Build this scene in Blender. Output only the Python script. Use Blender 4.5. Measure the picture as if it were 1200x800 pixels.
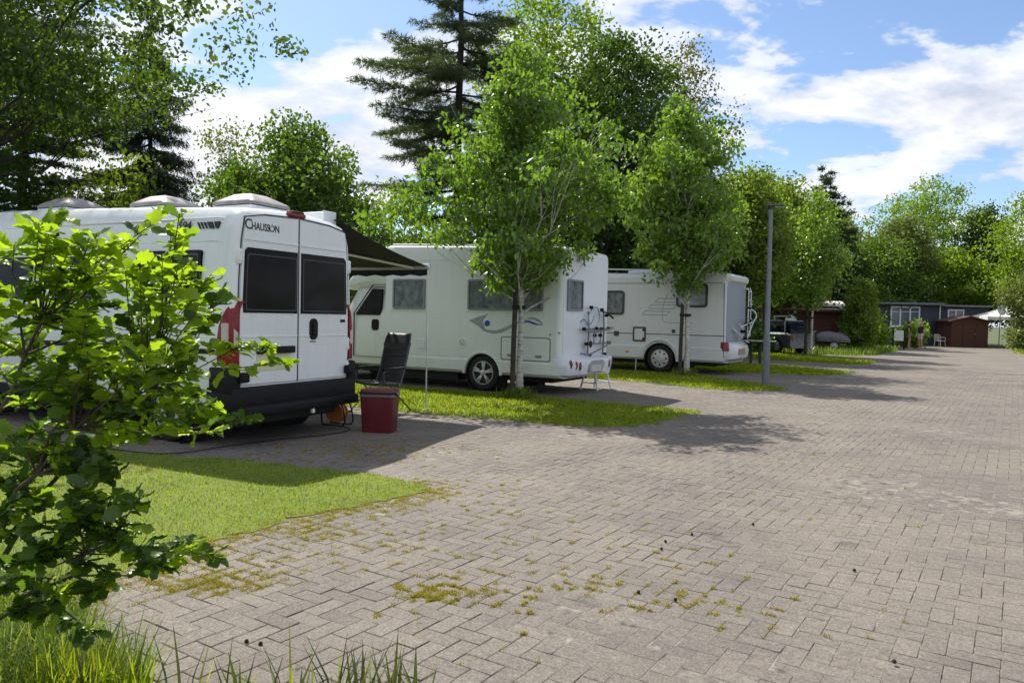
import bpy, bmesh, math, random
import numpy as np
from mathutils import Vector, Matrix
rad = math.radians
scene = bpy.context.scene
C = scene.collection
for o in list(bpy.data.objects): bpy.data.objects.remove(o)

# ------------------------------------------------------------------ camera
cd = bpy.data.cameras.new('camera'); cam = bpy.data.objects.new('camera', cd); C.objects.link(cam)
cd.sensor_width = 36; cd.lens = 27; cd.clip_start = 0.05; cd.clip_end = 2000
cam.matrix_world = (Matrix.Translation((0, 0, 1.5)) @ Matrix.Rotation(rad(90 - 1.9), 4, 'X')
                    @ Matrix.Rotation(rad(1.2), 4, 'Z'))
scene.camera = cam

# ------------------------------------------------------------------ sun, sky, exposure
SUN_AZ, SUN_EL = 31, 50            # degrees left of the viewing direction / above the horizon
to_sun = Vector((-math.sin(rad(SUN_AZ)) * math.cos(rad(SUN_EL)),
                 math.cos(rad(SUN_AZ)) * math.cos(rad(SUN_EL)), math.sin(rad(SUN_EL))))
sd = bpy.data.lights.new('sun', 'SUN'); sun = bpy.data.objects.new('sun', sd); C.objects.link(sun)
sd.energy = 5.0; sd.angle = rad(0.53); sd.color = (1.0, 0.95, 0.86)
sun.location = to_sun * 60
sun.rotation_euler = to_sun.to_track_quat('Z', 'Y').to_euler()

W = bpy.data.worlds.new('World'); scene.world = W; W.use_nodes = True
nt = W.node_tree; nt.nodes.clear()
def N(t, kind, **kw):
    n = t.nodes.new(kind)
    for k, v in kw.items():
        if k.startswith('i_'):
            n.inputs[k[2:].replace('_', ' ')].default_value = v
        else:
            setattr(n, k, v)
    return n
def L(t, a, b): t.links.new(a, b)
def ramp(t, fac, stops, interp='LINEAR'):
    r = t.nodes.new('ShaderNodeValToRGB'); r.color_ramp.interpolation = interp
    els = r.color_ramp.elements
    while len(els) < len(stops): els.new(0.5)
    for e, (p, c) in zip(els, stops):
        e.position = p; e.color = (c[0], c[1], c[2], 1) if hasattr(c, '__len__') else (c, c, c, 1)
    if fac is not None: L(t, fac, r.inputs['Fac'])
    return r
def mth(t, op, a, b=None):
    n = t.nodes.new('ShaderNodeMath'); n.operation = op
    for i, v in enumerate((a, b)):
        if v is None: continue
        if isinstance(v, (int, float)): n.inputs[i].default_value = v
        else: L(t, v, n.inputs[i])
    return n.outputs[0]
def mixc(t, fac, a, b, mode='MIX'):
    n = t.nodes.new('ShaderNodeMix'); n.data_type = 'RGBA'; n.blend_type = mode
    for sock, v in ((n.inputs[0], fac), (n.inputs[6], a), (n.inputs[7], b)):
        if isinstance(v, (int, float)): sock.default_value = v
        elif hasattr(v, '__len__'): sock.default_value = (v[0], v[1], v[2], 1)
        else: L(t, v, sock)
    return n.outputs[2]

sky = N(nt, 'ShaderNodeTexSky', sky_type='NISHITA', sun_disc=False)
sky.sun_elevation = rad(SUN_EL); sky.sun_rotation = rad(360 - SUN_AZ)
sky.air_density = 1.0; sky.dust_density = 0.6; sky.ozone_density = 1.6
tc = N(nt, 'ShaderNodeTexCoord')
sep = N(nt, 'ShaderNodeSeparateXYZ'); L(nt, tc.outputs['Generated'], sep.inputs[0])
zc = mth(nt, 'ADD', mth(nt, 'MAXIMUM', sep.outputs['Z'], 0.0), 0.24)
cmb = N(nt, 'ShaderNodeCombineXYZ')
L(nt, mth(nt, 'DIVIDE', sep.outputs['X'], zc), cmb.inputs['X'])
L(nt, mth(nt, 'DIVIDE', sep.outputs['Y'], zc), cmb.inputs['Y'])
mp = N(nt, 'ShaderNodeMapping'); L(nt, cmb.outputs[0], mp.inputs['Vector'])
mp.inputs['Rotation'].default_value = (0, 0, rad(-24)); mp.inputs['Scale'].default_value = (0.85, 1.1, 1)
mp.inputs['Location'].default_value = (3.1, 7.4, 0)
big = N(nt, 'ShaderNodeTexNoise', i_Scale=1.1, i_Detail=3.0, i_Roughness=0.5, i_Distortion=0.2)
fine = N(nt, 'ShaderNodeTexNoise', i_Scale=3.6, i_Detail=12.0, i_Roughness=0.56, i_Distortion=0.15)
L(nt, mp.outputs[0], big.inputs['Vector']); L(nt, mp.outputs[0], fine.inputs['Vector'])
dens = mth(nt, 'ADD', mth(nt, 'MULTIPLY', big.outputs['Fac'], 0.5), mth(nt, 'MULTIPLY', fine.outputs['Fac'], 0.5))
cov = ramp(nt, dens, [(0.465, 0.0), (0.497, 0.74), (0.56, 1.0)], 'EASE')
tint = ramp(nt, fine.outputs['Fac'], [(0.40, (5.6, 5.9, 6.8)), (0.56, (8.6, 8.7, 9.1))])
skyc = mixc(nt, 1.0, sky.outputs['Color'], (1.12, 1.20, 1.32), 'MULTIPLY')
full = mixc(nt, cov.outputs['Color'], skyc, tint.outputs['Color'])
bg = N(nt, 'ShaderNodeBackground', i_Strength=0.08); L(nt, full, bg.inputs['Color'])
wo = N(nt, 'ShaderNodeOutputWorld'); L(nt, bg.outputs[0], wo.inputs['Surface'])

scene.view_settings.view_transform = 'Standard'; scene.view_settings.look = 'None'
scene.view_settings.gamma = 1; scene.view_settings.use_curve_mapping = False
scene.view_settings.exposure = 0.62
scene.render.engine = 'CYCLES'
scene.cycles.max_bounces = 7; scene.cycles.diffuse_bounces = 3; scene.cycles.transmission_bounces = 4
scene.cycles.transparent_max_bounces = 8; scene.cycles.glossy_bounces = 3
scene.cycles.use_denoising = True
scene.cycles.caustics_reflective = False; scene.cycles.caustics_refractive = False

# ------------------------------------------------------------------ helpers: materials
def mat(name, col, rough=0.6, metal=0.0, var=0.06, scale=6.0, bump=0.0, bscale=40.0, coat=0.0, spec=0.5, dirt=0.0, dirtcol=(0.12, 0.1, 0.07), streak=0.0):
    m = bpy.data.materials.new(name); m.use_nodes = True; t = m.node_tree
    b = t.nodes['Principled BSDF']
    g = N(t, 'ShaderNodeNewGeometry')
    n = N(t, 'ShaderNodeTexNoise', i_Scale=scale, i_Detail=5.0, i_Roughness=0.6); L(t, g.outputs['Position'], n.inputs['Vector'])
    lo = [max(0, c * (1 - 2 * var)) for c in col]; hi = [min(1, c * (1 + 2 * var)) for c in col]
    r = ramp(t, n.outputs['Fac'], [(0.3, lo), (0.7, hi)])
    c = r.outputs['Color']
    if dirt > 0:
        n2 = N(t, 'ShaderNodeTexNoise', i_Scale=scale * 0.6, i_Detail=8.0, i_Roughness=0.72); L(t, g.outputs['Position'], n2.inputs['Vector'])
        f = ramp(t, n2.outputs['Fac'], [(0.45, 0.0), (0.75, dirt)])
        c = mixc(t, f.outputs['Color'], c, dirtcol)
        if streak:
            tcs = N(t, 'ShaderNodeTexCoord'); ms = N(t, 'ShaderNodeMapping'); ms.inputs['Scale'].default_value = (9, 9, 0.55); L(t, tcs.outputs['Object'], ms.inputs['Vector'])
            n3 = N(t, 'ShaderNodeTexNoise', i_Scale=1.0, i_Detail=5.0, i_Roughness=0.7); L(t, ms.outputs[0], n3.inputs['Vector'])
            c = mixc(t, ramp(t, n3.outputs['Fac'], [(0.52, 0.0), (0.78, streak)]).outputs['Color'], c, dirtcol)
    L(t, c, b.inputs['Base Color'])
    rr = ramp(t, n.outputs['Fac'], [(0.3, max(0.02, rough - 0.07)), (0.7, min(1, rough + 0.07))])
    L(t, rr.outputs['Color'], b.inputs['Roughness'])
    b.inputs['Metallic'].default_value = metal; b.inputs['Coat Weight'].default_value = coat
    b.inputs['Specular IOR Level'].default_value = spec
    if bump > 0:
        nb = N(t, 'ShaderNodeTexNoise', i_Scale=bscale, i_Detail=4.0); L(t, g.outputs['Position'], nb.inputs['Vector'])
        bp = N(t, 'ShaderNodeBump', i_Strength=bump, i_Distance=0.01); L(t, nb.outputs['Fac'], bp.inputs['Height'])
        L(t, bp.outputs[0], b.inputs['Normal'])
    return m
def leafmat(name, stops, trans=0.45, gloss=0.08, tcol=1.75, rough=0.35, patch=0.0):
    """leaf: diffuse + light shining through + a thin shine; 'rnd' varies leaf by leaf"""
    m = bpy.data.materials.new(name); m.use_nodes = True; t = m.node_tree; t.nodes.clear()
    a = N(t, 'ShaderNodeAttribute', attribute_name='rnd')
    oi = N(t, 'ShaderNodeObjectInfo')
    f = mth(t, 'FRACT', mth(t, 'ADD', a.outputs['Fac'], oi.outputs['Random']))
    k = len(stops)
    r = ramp(t, f, [(i / (k - 1), s) for i, s in enumerate(stops)])
    rc_ = r.outputs['Color']
    if patch > 0:                                    # worn and lush patches of a lawn
        g = N(t, 'ShaderNodeNewGeometry'); n = N(t, 'ShaderNodeTexNoise', i_Scale=1.6, i_Detail=6.0, i_Roughness=0.65); L(t, g.outputs['Position'], n.inputs['Vector'])
        rc_ = mixc(t, ramp(t, n.outputs['Fac'], [(0.48, 0.0), (0.72, patch)]).outputs['Color'], rc_, (0.27, 0.23, 0.05))
        n2 = N(t, 'ShaderNodeTexNoise', i_Scale=3.3, i_Detail=4.0); L(t, g.outputs['Position'], n2.inputs['Vector'])
        rc_ = mixc(t, 1.0, rc_, ramp(t, n2.outputs['Fac'], [(0.3, 0.7), (0.7, 1.25)]).outputs['Color'], 'MULTIPLY')
    d = N(t, 'ShaderNodeBsdfDiffuse'); L(t, rc_, d.inputs['Color'])
    tr = N(t, 'ShaderNodeBsdfTranslucent')
    yc = mixc(t, 1.0, rc_, (tcol * 0.98, tcol, tcol * 0.42), 'MULTIPLY'); L(t, yc, tr.inputs['Color'])
    m1 = N(t, 'ShaderNodeMixShader', i_Fac=trans); L(t, d.outputs[0], m1.inputs[1]); L(t, tr.outputs[0], m1.inputs[2])
    gl = N(t, 'ShaderNodeBsdfGlossy', i_Roughness=rough); gl.inputs['Color'].default_value = (0.9, 0.95, 0.9, 1)
    m2 = N(t, 'ShaderNodeMixShader', i_Fac=gloss); L(t, m1.outputs[0], m2.inputs[1]); L(t, gl.outputs[0], m2.inputs[2])
    o = N(t, 'ShaderNodeOutputMaterial'); L(t, m2.outputs[0], o.inputs['Surface'])
    return m
def glassmat(name, tint=(0.05, 0.06, 0.065), fac=0.25, rough=0.04, spec=0.5):
    """window: mirror-like surface, dark tint, a share of clear view through"""
    m = bpy.data.materials.new(name); m.use_nodes = True; t = m.node_tree
    b = t.nodes['Principled BSDF']; b.inputs['Base Color'].default_value = (*tint, 1); b.inputs['Roughness'].default_value = rough
    b.inputs['Specular IOR Level'].default_value = spec
    g = N(t, 'ShaderNodeNewGeometry'); nb = N(t, 'ShaderNodeTexNoise', i_Scale=1.7, i_Detail=1.0); L(t, g.outputs['Position'], nb.inputs['Vector'])
    bp = N(t, 'ShaderNodeBump', i_Strength=0.05, i_Distance=0.1); L(t, nb.outputs['Fac'], bp.inputs['Height']); L(t, bp.outputs[0], b.inputs['Normal'])
    if fac > 0:
        tp = N(t, 'ShaderNodeBsdfTransparent'); tp.inputs['Color'].default_value = (0.95, 0.97, 0.97, 1)
        mx = N(t, 'ShaderNodeMixShader', i_Fac=fac); L(t, b.outputs[0], mx.inputs[1]); L(t, tp.outputs[0], mx.inputs[2])
        L(t, mx.outputs[0], t.nodes['Material Output'].inputs['Surface'])
    return m
# ------------------------------------------------------------------ helpers: objects
def tag(o, label=None, cat=None, group=None, kind=None):
    if label: o['label'] = label
    if cat: o['category'] = cat
    if group: o['group'] = group
    if kind: o['kind'] = kind
    return o
def empty(name, loc=(0, 0, 0), rz=0.0, label=None, cat=None, group=None):
    o = bpy.data.objects.new(name, None); C.objects.link(o); o.location = loc; o.rotation_euler = (0, 0, rz)
    o.empty_display_size = 0.2
    return tag(o, label, cat, group)
def link(name, me, m=None, parent=None):
    o = bpy.data.objects.new(name, me); C.objects.link(o)
    if m is not None and len(me.materials) == 0: me.materials.append(m)
    if parent is not None: o.parent = parent
    return o
def mesh_np(name, V, F, m=None, parent=None, rnd=None, smooth=False):
    """V (n,3) array, F (k,3) or (k,4) array"""
    V = np.asarray(V, dtype=np.float32); F = np.asarray(F, dtype=np.int32)
    me = bpy.data.meshes.new(name); k = F.shape[1]
    me.vertices.add(len(V)); me.vertices.foreach_set('co', V.ravel())
    me.loops.add(F.size); me.loops.foreach_set('vertex_index', F.ravel())
    me.polygons.add(len(F)); me.polygons.foreach_set('loop_start', np.arange(0, F.size, k, dtype=np.int32))
    me.polygons.foreach_set('loop_total', np.full(len(F), k, dtype=np.int32))
    me.update(calc_edges=True)
    if rnd is not None:
        at = me.attributes.new('rnd', 'FLOAT', 'FACE'); at.data.foreach_set('value', np.asarray(rnd, dtype=np.float32))
    me.shade_smooth() if smooth else me.shade_flat()
    return link(name, me, m, parent)
class MB:
    def __init__(s): s.v = []; s.f = []
    def add(s, vs, fs, M=None):
        b = len(s.v)
        s.v += [tuple(M @ Vector(p)) if M is not None else tuple(p) for p in vs]
        s.f += [tuple(i + b for i in f) for f in fs]; return s
    def box(s, x0, x1, y0, y1, z0, z1, bev=0.0, M=None):
        bm = bmesh.new(); bmesh.ops.create_cube(bm, size=1)
        for v in bm.verts:
            v.co = ((x0 + x1) / 2 + v.co.x * (x1 - x0), (y0 + y1) / 2 + v.co.y * (y1 - y0), (z0 + z1) / 2 + v.co.z * (z1 - z0))
        if bev > 0: bmesh.ops.bevel(bm, geom=list(bm.edges), offset=bev, segments=2, affect='EDGES', profile=0.5)
        bm.verts.index_update()
        s.add([v.co.copy() for v in bm.verts], [[v.index for v in f.verts] for f in bm.faces], M); bm.free(); return s
    def tube(s, pts, r, n=8, cap=True, M=None):
        pts = [Vector(p) for p in pts]
        rs = list(r) if hasattr(r, '__len__') else [r] * len(pts)
        vs, fs = [], []; up = None
        for i, p in enumerate(pts):
            d = (pts[min(i + 1, len(pts) - 1)] - pts[max(i - 1, 0)])
            if d.length < 1e-7: d = Vector((0, 0, 1))
            d.normalize()
            if up is None:
                up = d.orthogonal().normalized()
            else:
                up = (up - d * up.dot(d))
                up = up.normalized() if up.length > 1e-6 else d.orthogonal().normalized()
            q = d.cross(up)
            for k in range(n):
                a = 2 * math.pi * k / n
                vs.append(p + (up * math.cos(a) + q * math.sin(a)) * rs[i])
        for i in range(len(pts) - 1):
            for k in range(n):
                fs.append((i * n + k, i * n + (k + 1) % n, (i + 1) * n + (k + 1) % n, (i + 1) * n + k))
        if cap:
            fs.append(tuple(range(n - 1, -1, -1))); fs.append(tuple(range((len(pts) - 1) * n, len(pts) * n)))
        return s.add(vs, fs, M)
    def lathe(s, prof, n=24, M=None, cap=True):
        """profile (r, h) turned about local Z"""
        vs, fs = [], []
        for r, h in prof:
            for k in range(n):
                a = 2 * math.pi * k / n; vs.append((r * math.cos(a), r * math.sin(a), h))
        for i in range(len(prof) - 1):
            for k in range(n):
                fs.append((i * n + k, i * n + (k + 1) % n, (i + 1) * n + (k + 1) % n, (i + 1) * n + k))
        if cap:
            fs.append(tuple(range(n - 1, -1, -1))); fs.append(tuple(range((len(prof) - 1) * n, len(prof) * n)))
        return s.add(vs, fs, M)
    def prism(s, poly, a, b, axis='y', bev=0.0):
        """2-D outline pushed from a to b along an axis; the b end is chamfered by bev.
        axis y: poly is (x,z); axis x: poly is (y,z); axis z: poly is (x,y)"""
        n = len(poly); cx = sum(p[0] for p in poly) / n; cy = sum(p[1] for p in poly) / n
        rx = max(abs(p[0] - cx) for p in poly); ry = max(abs(p[1] - cy) for p in poly)
        def P(p, h):
            return {'y': (p[0], h, p[1]), 'x': (h, p[0], p[1]), 'z': (p[0], p[1], h)}[axis]
        sgn = 1 if b > a else -1
        rings = [(poly, a), (poly, b - sgn * bev)]
        if bev > 0:
            rings.append(([(cx + (p[0] - cx) * (1 - bev / rx), cy + (p[1] - cy) * (1 - bev / ry)) for p in poly], b))
        vs, fs = [], []
        for pl, h in rings: vs += [P(p, h) for p in pl]
        for i in range(len(rings) - 1):
            for k in range(n): fs.append((i * n + k, i * n + (k + 1) % n, (i + 1) * n + (k + 1) % n, (i + 1) * n + k))
        fs.append(tuple(range(n - 1, -1, -1))); fs.append(tuple(range((len(rings) - 1) * n, len(rings) * n)))
        return s.add(vs, fs)
    def ring(s, outer, inner, a, b, axis='y'):
        """flat frame between two outlines with the same number of points"""
        n = len(outer)
        def P(p, h): return {'y': (p[0], h, p[1]), 'x': (h, p[0], p[1]), 'z': (p[0], p[1], h)}[axis]
        vs = [P(p, a) for p in outer] + [P(p, b) for p in outer] + [P(p, b) for p in inner] + [P(p, a) for p in inner]
        fs = []
        for k in range(n):
            j = (k + 1) % n
            for q in range(3): fs.append((q * n + k, q * n + j, (q + 1) * n + j, (q + 1) * n + k))
            fs.append((3 * n + k, 3 * n + j, j, k))
        return s.add(vs, fs)
    def build(s, name, m, parent=None, smooth=None):
        me = bpy.data.meshes.new(name); me.from_pydata([tuple(p) for p in s.v], [], s.f)
        bm = bmesh.new(); bm.from_mesh(me); bmesh.ops.recalc_face_normals(bm, faces=bm.faces); bm.to_mesh(me); bm.free()
        if smooth:
            me.shade_smooth(); me.set_sharp_from_angle(angle=rad(smooth))
        return link(name, me, m, parent)
def rrect(x0, x1, z0, z1, r=0.05, n=4):
    out = []
    for cx, cz, a0 in ((x1 - r, z1 - r, 0), (x0 + r, z1 - r, 90), (x0 + r, z0 + r, 180), (x1 - r, z0 + r, 270)):
        for k in range(n + 1):
            a = rad(a0 + 90 * k / n); out.append((cx + r * math.cos(a), cz + r * math.sin(a)))
    return out
def circle(cx, cz, r, n=16, sx=1.0): return [(cx + sx * r * math.cos(2 * math.pi * k / n), cz + r * math.sin(2 * math.pi * k / n)) for k in range(n)]
def text_mesh(body, size, M, m, name, parent, bold=0.0, depth=0.001, shear=0.0, width=None):
    cu = bpy.data.curves.new('t', 'FONT'); cu.body = body; cu.size = size; cu.offset = bold; cu.extrude = depth; cu.shear = shear
    ob = bpy.data.objects.new('t', cu); C.objects.link(ob); bpy.context.view_layer.update()
    dg = bpy.context.evaluated_depsgraph_get(); me = bpy.data.meshes.new_from_object(ob.evaluated_get(dg))
    bpy.data.objects.remove(ob); bpy.data.curves.remove(cu)
    if width:
        xs = [v.co.x for v in me.vertices]; k = width / (max(xs) - min(xs))
        for v in me.vertices: v.co.x *= k
    me.transform(M); me.materials.clear(); o = link(name, me, m, parent); return o
REAR = lambda x, y, z: Matrix(((0, 0, 1, x), (1, 0, 0, y), (0, 1, 0, z), (0, 0, 0, 1)))     # lettering on a face looking to +X
SIDE = lambda x, y, z: Matrix(((1, 0, 0, x), (0, 0, -1, y), (0, 1, 0, z), (0, 0, 0, 1)))    # lettering on a face looking to -Y
def loft(sections, capends=True):
    """list of equal-length closed rings -> MB"""
    n = len(sections[0]); m = MB(); vs = [p for s_ in sections for p in s_]; fs = []
    for i in range(len(sections) - 1):
        for k in range(n): fs.append((i * n + k, i * n + (k + 1) % n, (i + 1) * n + (k + 1) % n, (i + 1) * n + k))
    if capends: fs.append(tuple(range(n - 1, -1, -1))); fs.append(tuple(range((len(sections) - 1) * n, len(sections) * n)))
    m.add(vs, fs); return m
def cut(o, cutters):
    """carve wheel arches: real openings in the shell"""
    dg = None
    for c in cutters:
        c.parent = o.parent
        md = o.modifiers.new('b', 'BOOLEAN'); md.operation = 'DIFFERENCE'; md.solver = 'EXACT'; md.object = c
    bpy.context.view_layer.update(); dg = bpy.context.evaluated_depsgraph_get()
    me = bpy.data.meshes.new_from_object(o.evaluated_get(dg)); o.modifiers.clear(); o.data = me
    me.shade_smooth(); me.set_sharp_from_angle(angle=rad(32))
    for c in cutters: bpy.data.objects.remove(c)
def copy_tree(o, parent=None):
    c = o.copy(); C.objects.link(c); c.parent = parent
    for ch in o.children: copy_tree(ch, c)
    return c
# ------------------------------------------------------------------ ground, paving, lawns
ROAD = rad(33.2)                                  # road runs 33 degrees to the right of the view
RD = np.array([math.sin(ROAD), math.cos(ROAD)]); RN = np.array([math.cos(ROAD), -math.sin(ROAD)])
def inside(P, poly):
    P = np.asarray(P); x, y = P[:, 0], P[:, 1]; r = np.zeros(len(P), bool); n = len(poly)
    for i in range(n):
        x1, y1 = poly[i]; x2, y2 = poly[(i + 1) % n]
        c = ((y1 > y) != (y2 > y)) & (x < (x2 - x1) * (y - y1) / (y2 - y1 + 1e-12) + x1); r ^= c
    return r
def rough_edge(poly, step, amp, seed):
    rg = np.random.default_rng(seed); out = []
    n = len(poly)
    for i in range(n):
        a = np.array(poly[i]); b = np.array(poly[(i + 1) % n]); k = max(1, int(np.linalg.norm(b - a) / step))
        for j in range(k): out.append(tuple(a + (b - a) * j / k + rg.normal(0, amp, 2)))
    return out
LAWNS = [
    [(-0.68, 6.62), (-0.85, 6.2), (-1.25, 5.85), (-1.62, 5.42), (-2.0, 4.75), (-2.22, 4.15), (-2.1, 3.45), (-1.72, 3.02), (-1.3, 2.80),
     (-0.6, 2.72), (-0.15, 2.62), (0.05, 2.2), (-0.4, 1.2), (-3, 0.3), (-8, 1.5), (-14, 8), (-13.5, 11.2), (-8, 9.35), (-4.0, 8.0), (-2.4, 7.5), (-1.15, 7.05)],
    [(3.1, 12.5), (2.4, 11.5), (1.75, 10.72), (1.1, 10.55), (0.3, 10.85), (-1.27, 11.6), (-3.5, 12.6), (-8, 14.9), (-9, 18.5), (-5.5, 17.4), (-2.0, 15.6), (0.2, 14.5), (2.0, 13.3)],
    [(6.2, 17.2), (5.9, 16.75), (5.1, 16.45), (4.25, 16.7), (3.4, 17.9), (2.2, 18.85), (-1.5, 20.8), (-4.5, 22.5), (-3.8, 25.5), (0, 23.5), (2.7, 22.0), (4.9, 21.2), (5.7, 18.9)],
    [(10.4, 23.5), (9.6, 22.2), (8.7, 21.6), (7.5, 22.2), (6.1, 22.1), (4.5, 23.6), (2.4, 25.6), (4.2, 29.5), (7.0, 28.2), (9.4, 25.6)],
    [(14.4, 30.1), (13.4, 28.4), (12.3, 27.7), (10.6, 29.6), (8.6, 31.6), (9.6, 34.6), (11.7, 36.3), (13.7, 34.3)],
    [(22.8, 46.2), (21.5, 42.8), (19.9, 40.2), (17.5, 36.6), (15.6, 35.0), (13.2, 38.0), (10, 42), (11, 52), (20, 52), (22.4, 49.3)],
    [(27.7, 42.4), (29.7, 45.0), (31.6, 48.4), (33.6, 52.6), (42, 60), (52, 48), (38, 34)],
]
EDGE = [rough_edge(p, (0.07, 0.12, 0.3, 0.4, 0.5, 0.6, 0.6)[i], (0.04, 0.06, 0.06, 0.08, 0.1, 0.1, 0.1)[i], i) for i, p in enumerate(LAWNS)]

def ground_material():
    m = bpy.data.materials.new('soil_and_grass'); m.use_nodes = True; t = m.node_tree; b = t.nodes['Principled BSDF']
    g = N(t, 'ShaderNodeNewGeometry')
    n = N(t, 'ShaderNodeTexNoise', i_Scale=0.35, i_Detail=8.0, i_Roughness=0.65); L(t, g.outputs['Position'], n.inputs['Vector'])
    r = ramp(t, n.outputs['Fac'], [(0.3, (0.035, 0.045, 0.014)), (0.5, (0.06, 0.085, 0.02)), (0.7, (0.07, 0.055, 0.03))])
    L(t, r.outputs['Color'], b.inputs['Base Color']); b.inputs['Roughness'].default_value = 0.95
    return m
m = MB(); m.add([(-900, -900, -0.06), (900, -900, -0.06), (900, 900, -0.06), (-900, 900, -0.06)], [(0, 1, 2, 3)])
tag(m.build('ground', ground_material()), kind='structure')

def paver_material(name, source):
    m = bpy.data.materials.new(name); m.use_nodes = True; t = m.node_tree; b = t.nodes['Principled BSDF']
    if source == 'object': rv = N(t, 'ShaderNodeObjectInfo').outputs['Random']
    elif source == 'attr': rv = N(t, 'ShaderNodeAttribute', attribute_name='rnd').outputs['Fac']
    g = N(t, 'ShaderNodeNewGeometry'); pos = g.outputs['Position']
    if source == 'noise':
        n0 = N(t, 'ShaderNodeTexNoise', i_Scale=4.0, i_Detail=4.0, i_Roughness=0.7); L(t, pos, n0.inputs['Vector']); rv = n0.outputs['Fac']
    base = ramp(t, rv, [(0.0, (0.118, 0.102, 0.089)), (0.35, (0.132, 0.115, 0.101)), (0.7, (0.141, 0.123, 0.107)), (1.0, (0.156, 0.137, 0.118))])
    big = N(t, 'ShaderNodeTexNoise', i_Scale=0.55, i_Detail=5.0, i_Roughness=0.6); L(t, pos, big.inputs['Vector'])
    c = mixc(t, ramp(t, big.outputs['Fac'], [(0.40, 0.0), (0.70, 0.75)]).outputs['Color'], base.outputs['Color'], (0.198, 0.172, 0.140))
    big2 = N(t, 'ShaderNodeTexNoise', i_Scale=0.9, i_Detail=6.0, i_Roughness=0.65); L(t, pos, big2.inputs['Vector'])
    mpv = N(t, 'ShaderNodeMapping'); mpv.inputs['Location'].default_value = (13, 5, 2); L(t, pos, mpv.inputs['Vector']); L(t, mpv.outputs[0], big2.inputs['Vector'])
    c = mixc(t, ramp(t, big2.outputs['Fac'], [(0.5, 0.0), (0.75, 0.55)]).outputs['Color'], c, (0.098, 0.089, 0.084))
    st = N(t, 'ShaderNodeTexNoise', i_Scale=2.6, i_Detail=3.0, i_Roughness=0.5); L(t, mpv.outputs[0], st.inputs['Vector'])
    c = mixc(t, ramp(t, st.outputs['Fac'], [(0.66, 0.0), (0.72, 0.5)]).outputs['Color'], c, (0.06, 0.055, 0.052))
    fn = N(t, 'ShaderNodeTexNoise', i_Scale=85.0, i_Detail=5.0, i_Roughness=0.9); L(t, pos, fn.inputs['Vector'])
    sp = ramp(t, fn.outputs['Fac'], [(0.27, 0.32), (0.5, 1.0), (0.73, 1.95)])
    c = mixc(t, 1.0, c, sp.outputs['Color'], 'MULTIPLY')
    md = N(t, 'ShaderNodeTexNoise', i_Scale=26.0, i_Detail=5.0, i_Roughness=0.7); L(t, pos, md.inputs['Vector'])
    c = mixc(t, 1.0, c, ramp(t, md.outputs['Fac'], [(0.3, 0.80), (0.7, 1.2)]).outputs['Color'], 'MULTIPLY')
    L(t, c, b.inputs['Base Color']); b.inputs['Roughness'].default_value = 0.86; b.inputs['Specular IOR Level'].default_value = 0.3
    bp = N(t, 'ShaderNodeBump', i_Strength=0.45, i_Distance=0.004); L(t, fn.outputs['Fac'], bp.inputs['Height']); L(t, bp.outputs[0], b.inputs['Normal'])
    return m
PAV_O, PAV_A, PAV_N = paver_material('paver_concrete', 'object'), paver_material('paver_concrete_field', 'attr'), paver_material('paver_concrete_far', 'noise')
SAND = mat('joint_sand', (0.15, 0.135, 0.115), 0.95, var=0.42, scale=9, bump=0.3, bscale=180)

# far paving: one sheet; near bed: joint sand, a little lower than the pavers
def rc(t, s): return (RN[0] * t + RD[0] * s, RN[1] * t + RD[1] * s)
road = tag(empty('road'), kind='structure')
S_END = 29.0
from mathutils import noise as mn
def sunk(x, y):
    # settled spots and wheel tracks, up to about a centimetre deep
    f = max(0.0, min(1.0, (15 - y) / 4)); v = mn.noise(Vector((x * .55, y * .55, 8.3))) + .4 * mn.noise(Vector((x * 1.6, y * 1.6, 2.1)))
    return -.013 * f * max(0.0, min(1.0, v + .1))
def sand_bed():
    # wind-blown sand: in places it fills the joints to the brim, in places they lie open
    gx, gy = np.arange(-7.0, 8.6, .09), np.arange(2.0, 13.0, .09); nx, ny = len(gx), len(gy)
    V = []
    for y in gy:
        for x in gx:
            v = mn.fractal(Vector((x * 1.1, y * 1.1, 3.7)), 1.0, 2.0, 4) + .5 * mn.noise(Vector((x * 6, y * 6, 1.2)))
            V.append((x, y, sunk(x, y) - .0042 + .0036 * max(-1.2, min(1.0, v))))
    i = np.arange(nx * ny).reshape(ny, nx); F = np.stack([i[:-1, :-1], i[:-1, 1:], i[1:, 1:], i[1:, :-1]], 2).reshape(-1, 4)
    mesh_np('joint_sand', np.array(V), F, SAND, road)
sand_bed()
m = MB(); q = [rc(-26, -3), rc(9, -3), rc(9, S_END), rc(-26, S_END)]
m.add([(*p, -0.03) for p in q], [(0, 1, 2, 3)]); bed = m.build('joint_sand_bed', SAND, road)
m = MB(); q = [rc(-17, S_END - 0.02), rc(9, S_END - 0.02), rc(7, 62), rc(-7.5, 66), rc(-12, 50)]
m.add([(*p, -0.003) for p in q], [(0, 1, 2, 3, 4)]); m.build('far_paving', PAV_N, road)

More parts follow.
